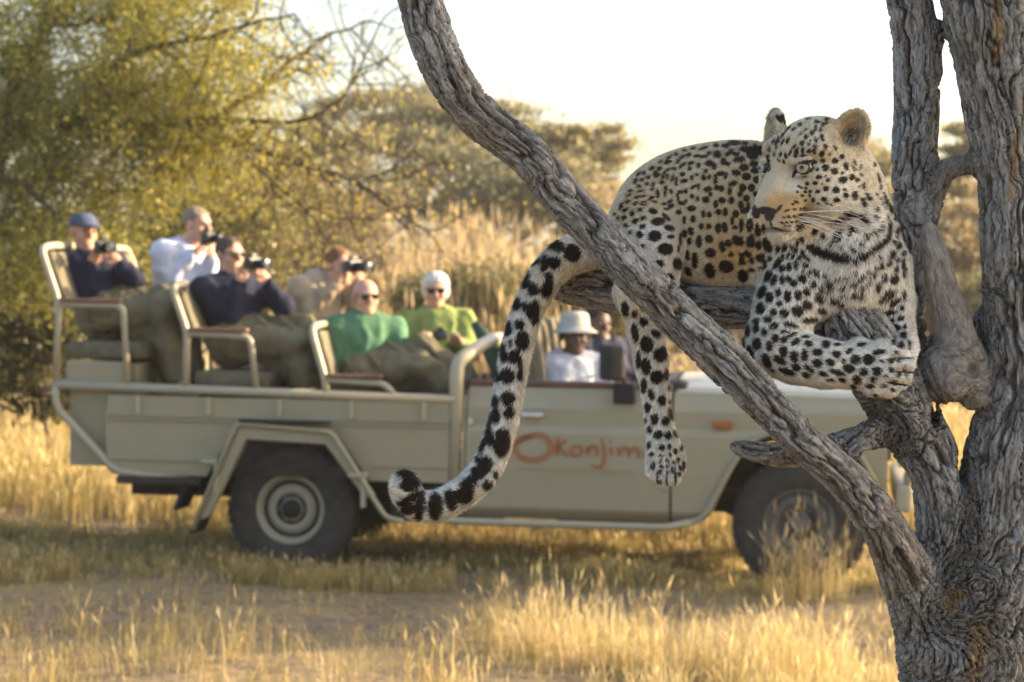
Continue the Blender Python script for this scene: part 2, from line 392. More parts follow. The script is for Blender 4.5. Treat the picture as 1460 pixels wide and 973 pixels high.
# strip before and under the vehicle
x, y, s, ti = clumps(6200, -4.4, 4.4, 12.5, 15.2, lambda x, y: np.clip((y-12.35-.25*patchy(x, y, 2, 9))/.35, 0, 1)*np.clip((patchy(x, y, 1.0, 4)-.3)*5, .12, 1), (10, 26), .06)
under = (y > 13.0+.15*x*-.15) & (y < 15.0) & (x > -2.6) & (x < 2.9)
blades('grass', x, y, s*rng.uniform(.05, .155, len(x))*np.where(under, .75, 1)*np.where((np.abs(x-1.7) < .75) & (y < 13.4), .55, 1), rng.uniform(.002, .004, len(x)), M_GRASS, .38, .25, ti-.06+rng.normal(0, .12, len(x)))
x, y, s, ti = clumps(14, 1.45, 1.95, 12.3, 12.6, lambda x, y: 1, (10, 20), .05)                         # tall stems in front of the front wheel
blades('grass', x, y, s*rng.uniform(.22, .5, len(x)), rng.uniform(.0018, .0032, len(x)), M_GRASS, .28, .6, ti+.15+rng.normal(0, .12, len(x)))
# tall grass behind and to the left of the vehicle
x, y, s, ti = clumps(6800, -7, 7.5, 15.0, 25, lambda x, y: in_frame(x, y)*np.clip((patchy(x, y, .6, 5)-.25)*4, .25, 1), (8, 18), .09)
blades('tall_grass', x, y, s*rng.uniform(.18, .50, len(x)), rng.uniform(.003, .006, len(x)), M_GRASS, .25, .4, ti+.02+rng.normal(0, .12, len(x)))
# thatching grass on the bank
x, y, s, ti = clumps(4300, -9, 10, 24, 36, lambda x, y: in_frame(x, y)*np.clip((patchy(x, y, .35, 7)-.22)*4, .1, 1), (7, 14), .12)
px_ = pxof(x, y); tallf = .20 + .66*np.clip(1.35-np.abs(px_-655)/230, 0, 1) + .12*(px_ < 400)
blades('tall_grass', x, y, s*rng.uniform(1.1, 2.1, len(x))*tallf, rng.uniform(.006, .013, len(x)), M_REED, .14, .7, ti+rng.normal(0, .13, len(x)))
x, y = field(-22, 24, 36, 80, 9000, lambda x, y: in_frame(x, y, .3)*1.)
blades('tall_grass', x, y, rng.uniform(.3, .8, len(x)), rng.uniform(.02, .04, len(x)), M_REED, .25, .3)
# ---- woody plants
def tubes_np(name, lines, mat, parent=None, n=4):
    V = []; F = []; off = 0
    for c, r in lines:
        c = np.asarray(c, float); k = len(c); T = np.gradient(c, axis=0); T /= np.linalg.norm(T, axis=1, keepdims=True)+1e-9
        a = np.cross(T, (.3, .8, .52)); a /= np.linalg.norm(a, axis=1, keepdims=True)+1e-9; b = np.cross(T, a); th = np.arange(n)*2*np.pi/n
        ring = c[:, None]+np.asarray(r)[:, None, None]*(a[:, None]*np.cos(th)[None, :, None]+b[:, None]*np.sin(th)[None, :, None]); V.append(ring.reshape(-1, 3))
        i = (np.arange(k-1)[:, None]*n+np.arange(n)[None]); j = (np.arange(k-1)[:, None]*n+(np.arange(n)[None]+1) % n)
        F.append(off+np.stack((i, j, j+n, i+n), -1).reshape(-1, 4)); off += k*n
    return mesh_np(name, np.concatenate(V), np.concatenate(F), mat, parent)
def wander(a, d, L, k, jit, droop=0.):
    p = [np.array(a, float)]; d = np.array(d, float); d /= np.linalg.norm(d)
    for i in range(k):
        d = d + rng.normal(0, jit, 3) + np.array((0, 0, -droop)); d /= np.linalg.norm(d); p.append(p[-1]+d*L/k)
    return np.array(p)
def leaves(name, c, size, mat, parent, tint, asp=.5, flat=0.):
    n = len(c); u = rng.normal(0, 1, (n, 3)); u[:, 2] *= (1-flat); u /= np.linalg.norm(u, axis=1, keepdims=True); w = rng.normal(0, 1, (n, 3)); w -= u*(u*w).sum(1, keepdims=True); w /= np.linalg.norm(w, axis=1, keepdims=True)
    s = size[:, None]; V = np.stack((c-u*s, c-w*s*asp, c+u*s, c+w*s*asp), 1).reshape(-1, 3); F = (np.arange(n)*4)[:, None]+np.arange(4)
    o = mesh_np(name, V, F, mat, parent, smooth=False); attr(o, 'tint', np.repeat(np.clip(tint, 0, 1), 4)); return o
def woody(name, base, lines, leafpts, lmat, lsize, label, cat, group=None, tint=None, wood=None):
    root = empty(name, base); b = np.array(base)
    tubes_np('trunk', [(c-b, r) for c, r in lines], wood or M_WOOD, root)
    ti = tint if tint is not None else rng.normal(.5, .22, len(leafpts))
    leaves('crown', leafpts-b, lsize*rng.uniform(.6, 1.3, len(leafpts)), lmat, root, ti); tag(root, label, cat, group); return root
def crown_tree(name, px, Y, top_py, half_px, depth_py, lmat, n, label, cat='tree', flat=.6, group=None, lsize=.06, dens=26, base_z=None, lean=0., tm=.5, ntw=None):
    """trunk, limbs and a crown of leaf clumps inside a lens-shaped volume seen from (px-half, top) to (px+half, top+depth)"""
    sc = Y/FPX; c = np.array(P(px, top_py+depth_py/2, Y)); rx = half_px*sc; rz = depth_py/2*sc; bx = c[0]+lean; g = float(gz(bx, Y)); base = np.array((bx, Y, g)); lines = []; L = []
    h0 = max(.25, (c[2]-rz*.6-g)); fork = base + np.array(((c[0]-bx)*.5, 0, h0*.55)); tr = max(.05, rx*.045)
    lines.append((np.array([base-(0, 0, .2), base+(fork-base)*.5+rng.normal(0, .05, 3), fork]), [tr*1.3, tr, tr*.85]))
    k = ntw or 16
    for i in range(k):
        a = 2*np.pi*i/k+rng.uniform(-.3, .3); rr = math.sqrt(rng.uniform(.15, 1)); e = c + np.array((rx*rr*math.cos(a), rx*.8*rr*math.sin(a), rz*rng.uniform(-.5, .6)*(1-rr*.5)))
        mid = fork*.5+e*.5+np.array((0, 0, -.12*rx))+rng.normal(0, .08*rx, 3); q = catmull(np.stack((fork, mid, e)), rx*.2); lines.append((q, np.linspace(tr*.6, tr*.10, len(q))))
        for j in range(4):
            s = q[rng.integers(len(q)//2, len(q))]; lines.append((wander(s, rng.normal(0, 1, 3)+np.array((0, 0, .3)), rx*.4, 4, .25), np.linspace(tr*.14, tr*.04, 5)))
    ncl = int(dens)
    for i in range(ncl):
        while True:
            q = rng.uniform(-1, 1, 3)
            if q@q < 1: break
        L.append((c+q*np.array((rx, rx*.8, rz)), rng.uniform(.14, .36)*rx))
    per = n//ncl; pts = []; ti = []
    for cc, r in L:
        m = int(per*rng.uniform(.5, 1.5)); q = rng.normal(0, .55, (m, 3)); pts.append(cc+q*np.array((r, r, r*flat))); ti.append(rng.normal(tm+rng.normal(0, .14), .12, m))
    return woody(name, tuple(base), lines, np.concatenate(pts), lmat, lsize, label, cat, group, np.concatenate(ti))
FAR = 'flat-topped trees on the far plain'
crown_tree('umbrella_thorn_tree', 590, 62, 125, 168, 105, M_FAR, 17000, 'wide flat-topped thorn tree far behind the tall dry grass', flat=.22, lsize=.10, dens=70, tm=.35)
crown_tree('umbrella_thorn_tree', 822, 52, 168, 78, 110, M_FAR, 8000, 'smaller sunlit thorn tree beside the wide flat-topped tree', flat=.3, lsize=.09, dens=40, tm=.85)
crown_tree('thorn_tree', 1255, 58, 195, 85, 130, M_FAR, 8000, 'pale leafy tree seen through the gap beside the upright branch', flat=.35, lsize=.09, dens=44, tm=.75)
crown_tree('thorn_tree', 1385, 50, 175, 75, 140, M_FAR, 8000, 'olive tree seen between the dead tree\'s trunk and branch', flat=.35, lsize=.09, dens=44, tm=.6)
crown_tree('thorn_tree', 470, 46, 165, 105, 190, M_FAR, 8000, 'hazy leafy tree behind the bare spreading branches', flat=.4, lsize=.08, dens=50, tm=.5)
crown_tree('thorn_tree', 705, 48, 205, 150, 120, M_FAR, 11000, 'low dark green tree under the wide flat-topped tree', flat=.45, lsize=.08, dens=60, tm=.3)
crown_tree('thorn_bush', 1375, 40, 265, 80, 150, M_DRY, 6000, 'rusty brown bush behind the dead tree\'s trunk', 'bush', lsize=.06, dens=40)
crown_tree('thorn_bush', 900, 44, 268, 120, 150, M_DRY, 8000, 'dry golden bush far behind the leopard', 'bush', lsize=.06, dens=50, tm=.7)
crown_tree('thorn_bush', 1060, 36, 360, 150, 110, M_OLIVE, 9000, 'low olive bush beyond the vehicle\'s bonnet', 'bush', lsize=.055, dens=60, tm=.6)
crown_tree('thorn_bush', 1270, 34, 370, 120, 110, M_OLIVE, 7000, 'low grey green bush beyond the vehicle\'s bull bar', 'bush', lsize=.055, dens=50, tm=.5)
crown_tree('thorn_bush', 1440, 33, 380, 110, 110, M_OLIVE, 6000, 'grey green bush behind the foot of the dead tree', 'bush', lsize=.055, dens=44, tm=.5)
crown_tree('thorn_bush', 690, 26, 385, 130, 75, M_OLIVE, 6000, 'low olive shrub behind the person in the lime jacket', 'bush', lsize=.04, dens=50, tm=.5)
crown_tree('thorn_bush', 880, 27, 400, 110, 75, M_OLIVE, 6000, 'low olive shrub behind the driver', 'bush', lsize=.04, dens=50, tm=.55)
crown_tree('thorn_bush', 300, 23, 225, 170, 235, M_OLIVE, 20000, 'dense olive thicket behind the person in the pale blue shirt', 'bush', lsize=.035, dens=150, ntw=26, tm=.75)
crown_tree('thorn_bush', 60, 20, 300, 150, 300, M_OLIVE, 18000, 'dark olive bush behind the rear bench of the vehicle', 'bush', lsize=.034, dens=130, ntw=26, tm=.3)
crown_tree('thorn_bush', 400, 38, 235, 150, 180, M_DRY, 9000, 'wide brownish scrub between the acacia and the tall dry grass', 'bush', lsize=.055, dens=70, ntw=30, tm=.45)
crown_tree('thorn_bush', 470, 27, 300, 90, 160, M_DRY, 6000, 'bare brownish scrub behind the person in the beige jumper', 'bush', lsize=.03, dens=60, ntw=30, tm=.3)
# ---- the big acacia on the left: limbs read from the photograph, twigs and leaves grown from them
def acacia():
    Y = 18.6; base = np.array((P(-70, 395, Y).x, Y, 0.)); base[2] = float(gz(base[0], Y)); lines = []; ends = []
    Q = lambda px, py, dy=0: np.array(P(px, py, Y+dy))
    def L(pts, r0, r1): q = catmull(np.array([Q(*p) for p in pts]), .12); q[1:-1] += rng.normal(0, .012, q[1:-1].shape); lines.append((q, np.linspace(r0, r1, len(q)))); return q, r0, r1
    tr = catmull(np.stack((base-(0, 0, .3), Q(-60, 480), Q(-40, 330), Q(-5, 215))), .15); lines.append((tr, np.linspace(.20, .12, len(tr))))
    limbs = [L([(-5, 215), (40, 178, .2), (110, 178, .2), (200, 180, 0), (300, 172, -.3), (390, 175, -.4)], .085, .022),
             L([(100, 178, .2), (140, 125, 0), (180, 75, -.2), (205, 20, -.3), (215, -40, -.3)], .06, .02),
             L([(-30, 280), (20, 250, -.5), (60, 290, -.6), (110, 330, -.7)], .07, .02),
             L([(-5, 215), (20, 120, .4), (60, 40, .6), (80, -40, .7)], .08, .03),
             L([(200, 180, 0), (260, 215, .2), (330, 205, .3), (420, 230, .3), (500, 258, .3), (560, 300, .3), (610, 330, .3)], .05, .014),
             L([(300, 172, -.3), (370, 130, -.3), (400, 100, -.2), (450, 60, -.1), (520, 30, 0)], .035, .010),
             L([(390, 175, -.4), (450, 165, -.4), (500, 120, -.4), (530, 60, -.4)], .022, .008),
             L([(420, 230, .3), (470, 250, .6), (540, 250, .7), (590, 215, .7)], .02, .008),
             L([(330, 205, .3), (400, 270, .5), (450, 320, .6), (470, 400, .6)], .022, .009),
             L([(180, 75, -.2), (260, 60, -.5), (330, 40, -.7), (420, 20, -.8)], .03, .010),
             L([(140, 125, 0), (240, 120, .6), (330, 110, .9)], .03, .012),
             L([(20, 120, .4), (-40, 60, .6), (-90, 20, .8)], .05, .02),
             L([(60, 40, .6), (130, 30, .8), (220, 10, .8), (300, -10, .6)], .03, .012), L([(40, 178, .2), (80, 240, .7), (150, 270, .8), (230, 270, .8)], .04, .012), L([(20, 120, .4), (80, 110, 1.), (160, 90, 1.3)], .03, .012), L([(-30, 280), (-10, 360, -.4), (40, 400, -.5)], .04, .012)]
    lp = []; ti = []
    for q, r0, r1 in limbs:
        for i in range(2, len(q), 1):
            for _ in range(2):
                px = to_px(q[i:i+1])[0, 0]; bare = np.clip((px-300)/90, 0, 1)
                d = rng.normal(0, 1, 3)+np.array((.35, 0, .1-.5*bare)); s = wander(q[i], d, rng.uniform(.5, 1.25), 6, .28, .04); r = np.linspace(.010, .003, 7); lines.append((s, r))
                subs = [s]
                for _k in range(4):
                    j = rng.integers(1, 6); w = wander(s[j], rng.normal(0, 1, 3)+.5*(s[j]-s[j-1])/np.linalg.norm(s[j]-s[j-1]), rng.uniform(.2, .55), 4, .3, .05); lines.append((w, np.linspace(.005, .002, 5))); subs.append(w)
                for w in subs:
                    m = int(rng.uniform(50, 104)*(1-.95*bare)); 
                    if m < 2: continue
                    idx = rng.integers(0, len(w), m); pt = w[idx]+rng.normal(0, .085, (m, 3)); lp.append(pt); ti.append(rng.normal(.45+.25*np.clip((px-120)/250, 0, 1)+rng.normal(0, .12), .13, m))
    lp = np.concatenate(lp); ti = np.concatenate(ti)
    if len(lp) > 175000: k = rng.choice(len(lp), 175000, replace=False); lp, ti = lp[k], ti[k]
    woody('acacia_tree', tuple(base), lines, lp, M_ACACIA, .021, 'large acacia with yellow green leaves and bare spreading branches behind the vehicle', 'tree', tint=ti)
acacia()
# leafy trees added out of the picture to the right: they keep the leopard and parts of the track out of the low sun
def off_tree(x, y, zc, r, rz, n, label, dens=150): crown_tree('added_shade_tree', CX+FPX*x/y, y, HORIZON-FPX*(zc+rz-CAM_H)/y, FPX*r/y, FPX*2*rz/y, M_OLIVE, n, label, lsize=.07, dens=dens, ntw=24)
_k = 6.2; off_tree(.5+_k*SUN_DIR.x, 3.6+_k*SUN_DIR.y, 2.0+_k*SUN_DIR.z, 1.9, 1.5, 24000, 'dense unseen tree added to shade the leopard')
_k = 9.5; off_tree(-1.7+_k*SUN_DIR.x, 11.8+_k*SUN_DIR.y, _k*SUN_DIR.z+.25, 1.5, 1.0, 13000, 'loose unseen tree added to shade the track', 60)
# tall pale clump at the roadside
x, y, s, ti = clumps(26, .0, .50, 9.9, 10.7, lambda x, y: 1, (10, 24), .06)
blades('grass', x, y, s*rng.uniform(.14, .40, len(x)), rng.uniform(.0010, .0022, len(x)), M_GRASS, .34, .5, ti+.45+rng.normal(0, .1, len(x)))
# ---- pebbles and litter on the bare ground
n = 900; x = rng.uniform(-3.4, 3.4, n); y = rng.uniform(9.2, 13., n); z = gz_n(x, y); r = rng.uniform(.003, .011, n)*rng.choice((.6, 1., 1.5), n, p=(.5, .4, .1))
oct_ = np.array(((1,0,0),(-1,0,0),(0,1,0),(0,-1,0),(0,0,.7),(0,0,-.7)), float); tri_ = np.array(((0,2,4),(2,1,4),(1,3,4),(3,0,4),(2,0,5),(1,2,5),(3,1,5),(0,3,5)))
vv = (oct_[None]*r[:, None, None]*rng.uniform(.6, 1.3, (n, 6, 1)))+np.stack((x, y, z+r*.2), 1)[:, None]; ff = (np.arange(n)*6)[:, None, None]+tri_[None]
mesh_np('pebbles', vv.reshape(-1, 3), ff.reshape(-1, 3), simple('pebble', (.20, .145, .095), .9, .1, var=.3, scale=3), smooth=False)['kind'] = 'stuff'
n = 7000; x = rng.uniform(-3.4, 3.4, n); y = rng.uniform(9., 13.2, n); z = gz_n(x, y)+.006; a = rng.uniform(0, 6.28, n); L = rng.uniform(.015, .07, n); w = rng.uniform(.001, .0025, n)
d = np.stack((np.cos(a), np.sin(a), rng.normal(0, .12, n)), 1)*L[:, None]; sd = np.stack((-np.sin(a), np.cos(a), 0*a), 1)*w[:, None]; c = np.stack((x, y, z), 1)
lo_ = mesh_np('dry_litter', np.stack((c-d-sd, c-d+sd, c+d+sd, c+d-sd), 1).reshape(-1, 3), (np.arange(n)*4)[:, None]+np.arange(4), M_GRASS, smooth=False); attr(lo_, 'tint', np.repeat(rng.uniform(.3, 1, n), 4)); lo_['kind'] = 'stuff'
# ================================================================== open safari vehicle (local axes: x forward, y to its left, z up; near side is y < 0)
VM = Matrix.Rotation(VEH_YAW, 3, 'Z') @ Matrix.Rotation(R(0.8), 3, 'Y')
V0 = P(413, 727, 13.55) - VM @ Vector((0, -.80, .40))
VI = VM.inverted()
def VL(px, py, y=-.86):                        # pixel -> (x, z) on the vehicle's plane y
    o = VI @ (Vector((0, 0, CAM_H)) - V0); d = VI @ ray(px, py); t = (y-o.y)/d.y; q = o+d*t; return (q.x, q.z)
def VP(px, py, y=-.86): x, z = VL(px, py, y); return Vector((x, y, z))
def VW(p): return V0 + VM @ Vector(p)          # vehicle local -> world
def paint(name, c, rough=.42):
    t = NT(name); o = t.obj(); dust = t.maprange(t.math('ADD', t.noise(3.5, o, 5, .65), t.math('MULTIPLY', t.noise(40, o, 4, .7), .35)), .55, .95)
    sz = t.new('ShaderNodeSeparateXYZ'); t.set(sz.inputs[0], o); splash = t.maprange(t.math('ADD', sz.outputs[2], t.math('MULTIPLY', t.math('SUBTRACT', t.noise(9, o, 4, .7), .5), .5)), .40, .78, .75, 0.)
    dust = t.math('MAXIMUM', dust, splash)
    t.base(t.mix(t.math('MULTIPLY', dust, .55), c, (.36, .29, .20)), t.maprange(dust, 0, 1, rough, .8), .45); t.b.inputs['Coat Weight'].default_value = .12; t.b.inputs['Coat Roughness'].default_value = .2
    t.bump(t.noise(5, o, 2), .05, .02); return t.m
M_PAINT = paint('sand_paint', (.285, .25, .155)); M_TUBE = paint('frame_paint', (.37, .325, .22), .38)
M_BLACK = simple('black_rubber', (.022, .021, .020), .75, .3, var=.3); M_CHASSIS = simple('dusty_chassis', (.045, .038, .030), .85, .2, var=.35)
M_TYRE = simple('tyre_rubber', (.052, .046, .039), .88, .2, var=.25, scale=14, bump=.3); M_RIM = paint('rim_paint', (.27, .24, .17), .5); M_RIM2 = simple('dark_rim_steel', (.12, .11, .10), .55, .4, .3)
M_ARM = simple('armrest_wood', (.20, .095, .055), .45, .4, var=.3, scale=12); M_CANVAS = simple('khaki_canvas', (.145, .125, .085), .95, .1, var=.2, scale=18, bump=.25)
M_CHROME = simple('worn_chrome', (.62, .60, .56), .22, .5, .9, .1); M_ORANGE = simple('amber_lens', (.30, .085, .02), .25, .5); M_LOGO = simple('terracotta_lettering', (.30, .125, .055), .6, .3); M_LOGO2 = simple('faded_lettering', (.40, .25, .16), .6, .3)
M_DARKIN = simple('dark_interior', (.05, .045, .04), .8, .2); M_BROWN = simple('brown_leather_trim', (.13, .065, .045), .6, .3, var=.25); M_GREENC = simple('green_canvas', (.045, .075, .055), .9, .15, var=.2, bump=.2)
M_LIGHT = simple('lamp_glass', (.75, .72, .62), .12, .6); M_BONNET = paint('bonnet_paint', (.46, .41, .29), .3)
veh = empty('safari_vehicle', V0); veh.rotation_euler = VM.to_euler()
tag(veh, 'sand coloured open safari truck with three raised bench rows and a painted door', 'truck')
def bent(pts, rad=.07, n=4):
    """polyline with rounded corners"""
    pts = [Vector(p) for p in pts]; out = [pts[0]]
    for a, b, c in zip(pts[:-2], pts[1:-1], pts[2:]):
        r = min(rad, (a-b).length*.45, (c-b).length*.45); p, q = b+(a-b).normalized()*r, b+(c-b).normalized()*r
        for i in range(n+1): t = i/n; out.append(p*(1-t)**2 + b*2*t*(1-t) + q*t*t)
    return out + [pts[-1]]
NS, FS = -.86, .86
XR, XB = VL(150, 600)[0], VL(648, 600)[0]          # rear and front end of the load body
XRt = VL(80, 545)[0]
Zr, Zs = 1.145, .60                                # top rail, lower edge
# ---- load body
for s in (-1, 1):
    y = .86*s
    x0, x1 = XR+.02, XB-.03
    arch = [(-.52, Zs), (-.36, .88), (.32, .88), (.52, Zs)]
    poly = [(x0, Zs+.03), (x0+.03, Zs)] + arch + [(x1, Zs), (x1, 1.10), (x0, 1.10), (x0-.02, .95)]
    m = MB(); m.prism(poly, y-.012*s, y+.012*s)
    side = m.build('side_panel', M_PAINT, veh, bevel=.006)
    mm = MB()
    for zz, h, d in ((.955, .020, .016), (.975, .010, .022), (.70, .014, .014)): mm.box((((x0+x1)/2 if zz > .8 else (.55+x1)/2), y+s*d, zz), (x1-x0 if zz > .8 else x1-.55, .02, h))
    if True: mm.box(((x0-.52)/2, y+s*.014, .70), (-.52-x0, .02, .014))
    mm.build('pressed_rib', M_PAINT, side, bevel=.004)
    for k in range(5):
        MB().box((x0+.2+k*.46, y+s*.016, 1.045), (.03, .03, .11)).build('rail_bracket', M_TUBE, side, bevel=.004)
    MB().tube(bent([(XRt, y, Zr+.015), (x1+.03, y, Zr-.025)]), .030, 8).build('top_rail', M_TUBE, veh)
    # raised wheel-arch frame
    o1 = [VL(284, 752), VL(345, 602), VL(480, 614), VL(556, 735), VL(582, 741)]
    o1 = [(a, b) for a, b in o1]
    inn = [VL(304, 752), VL(362, 634), VL(466, 638), VL(530, 700)]
    m = MB(); ya, yb = y+.03*s, y+.12*s
    band = [VL(290, 740), VL(348, 606), VL(476, 616), VL(538, 705), VL(526, 708), VL(470, 632), VL(358, 625), VL(304, 735)]
    m.prism(band, min(ya, yb), max(ya, yb)); fl = m.build('wheel_arch_flare', M_PAINT, veh, bevel=.008)
    MB().tube(bent([(a, yb+.012*s, b) for a, b in o1], .05), .017, 8).build('flare_tube', M_PAINT, fl)
    for ax, az in (VL(312, 655), VL(520, 675)): MB().box((ax-.02, y+.08*s, az), (.10, .16, .022)).box((ax+.02, y+.12*s, az-.10), (.03, .03, .20)).build('flare_bracket', M_TUBE, fl)
    MB().box(((VL(345, 602)[0]+VL(478, 612)[0])/2, y+.095*s, VL(410, 602)[1]+.012), (.56, .13, .012)).build('tread_strip', M_BLACK, fl)
    # sill step and rear guard tube
    MB().tube(bent([(VL(582, 741)[0], y+.06*s, .40), (1.1, y+.06*s, .375), (2.38, y+.06*s, .375), VP(1000, 742)*1 if s < 0 else (2.46, y+.06*s, .40)], .05), .024, 8).build('sill_tube', M_TUBE, veh)
    a, b, c, d = VL(80, 548), VL(80, 580), VL(165, 672), VL(285, 688)
    MB().tube(bent([(a[0], y, a[1]), (b[0], y, b[1]), (c[0], y, c[1]), (d[0], y, d[1])], .06), .026, 8).build('rear_guard_tube', M_TUBE, veh)
    MB().box(((c[0]+d[0])/2+.02, y+.01*s, (c[1]+d[1])/2-.02), (d[0]-c[0], .10, .05)).build('rear_step', M_CHASSIS, veh, bevel=.01)
    # post behind the cab
    pb = VL(655, 700)[1]; pt = VL(655, 512)[1]
    MB().tube(bent([(XB+.005, y-.02*s, .48), (XB+.005, y-.02*s, pt-.02), (XB+.10, y*.80, pt+.06), (XB+.14, y*.45, pt+.10), (XB+.14, 0, pt+.10)], .08), .044, 10).build('roll_post', M_TUBE, veh)
    for x in (-.52, -.66): MB().box((x-.02, y*.84, .42 if x > -.6 else .50), (.035, .26, .40 if x > -.6 else .26), Matrix.Rotation(R(24), 3, 'Y')).build('mud_flap', M_BLACK, veh, bevel=.008)
MB().box(((XR+XB)/2, 0, .64), (XB-XR-.08, 1.66, .06)).build('load_floor', M_CHASSIS, veh)
MB().box((XR+.02, 0, .86), (.03, 1.68, .48)).build('tailgate', M_PAINT, veh, bevel=.01)
MB().tube([(XRt, -.86, Zr+.015), (XRt, .86, Zr+.015)], .028, 8).build('rear_cross_tube', M_TUBE, veh)
# ---- chassis
for y in (-.42, .42): MB().box((1.25, y, .50), (4.8, .09, .14)).build('chassis_rail', M_CHASSIS, veh, bevel=.01)
for x in (0, 3.18):
    MB().tube([(x, -.70, .40), (x, -.2, .40), (x, -.05, .40), (x, .12, .40), (x, .2, .40), (x, .70, .40)], [.05, .05, .13, .13, .05, .05], 10).build('axle', M_CHASSIS, veh)
    for y in (-.5, .5): MB().tube([(x-.55, y, .50), (x-.3, y, .37), (x, y, .33), (x+.3, y, .37), (x+.55, y, .50)], .022, 6).build('leaf_spring', M_CHASSIS, veh)
MB().box((.98, -.62, .46), (.70, .30, .24), bev=.04).build('fuel_tank', M_CHASSIS, veh)
MB().box((2.05, -.3, .40), (.8, .5, .16), bev=.04).build('gearbox', M_CHASSIS, veh)
MB().tube([(2.5, .3, .36), (1.2, .35, .36), (-.9, .45, .42)], .035, 8).build('exhaust_pipe', M_CHASSIS, veh)
# ---- wheels
def wheel(x, y, s, front):
    W = Matrix.Translation((x, y, .40)) @ (Matrix.Rotation(math.pi, 4, 'Z') if s < 0 else Matrix.Identity(4))   # outer face along +Y (flipped for near side)
    m = MB(); R0 = .400; prof = [(.205, -.075), (.225, -.105), (.29, -.118), (.345, -.115), (.380, -.098), (R0, -.075), (R0, .075), (.380, .098), (.345, .115), (.29, .118), (.225, .105), (.205, .075)]
    m.lathe(prof, 56, W); ty = m.build('wheel', M_TYRE, veh)
    tr = MB()
    for k in range(44):
        a = 2*math.pi*k/44
        for q, off in ((-.055, 0), (.055, .5)):
            b = a+off*2*math.pi/44; Rm = Matrix.Rotation(-b, 3, 'Y'); c = W @ (Rm @ Vector((R0-.002, q, 0))); tr.box(c, (.022, .075, .040), W.to_3x3() @ Rm)
    tr.build('tread_blocks', M_TYRE, ty)['kind'] = 'stuff'
    rm = M_RIM2 if front else M_RIM
    MB().lathe([(.158, .050), (.172, .047), (.187, .052), (.187, .040), (.158, .040), (.158, .050)], 40, W).build('rim_dark_ring', M_BLACK, ty)  # solid black ring laid in the rim groove to deepen its dark gap
    MB().lathe([(.078, .060), (.096, .072), (.096, .050), (.078, .050), (.078, .060)], 40, W).build('hub_ring', M_BLACK, ty)
    m = MB(); m.lathe([(.212, .078), (.222, .100), (.212, .104), (.196, .090), (.180, .045), (.165, .035), (.150, .060), (.125, .075), (.105, .068), (.085, .050), (.062, .052), (.0, .052)] if not front else
            [(.212, .078), (.222, .100), (.212, .104), (.196, .080), (.180, .055), (.168, .060), (.155, .075), (.135, .075), (.118, .040), (.085, .046), (.062, .06), (.0, .06)], 48, W); m.build('rim', rm, ty)
    m = MB(); m.lathe([(.060, .045), (.060, .085 if not front else .11), (.050, .095 if not front else .12), (.0, .098 if not front else .122)], 24, W); m.build('hub', M_BLACK if not front else M_RIM2, ty)
    nt = MB()
    for k in range(6):
        a = 2*math.pi*k/6; c = W @ Vector((.088*math.cos(a), .058, .088*math.sin(a))); nt.box(c, (.022, .022, .022), W.to_3x3() @ Matrix.Rotation(-a, 3, 'Y'))
    nt.build('wheel_nuts', M_RIM2, ty)['kind'] = 'stuff'
for x in (0, 3.18):
    for s in (-1, 1): wheel(x, .69*s, s, x > 1)
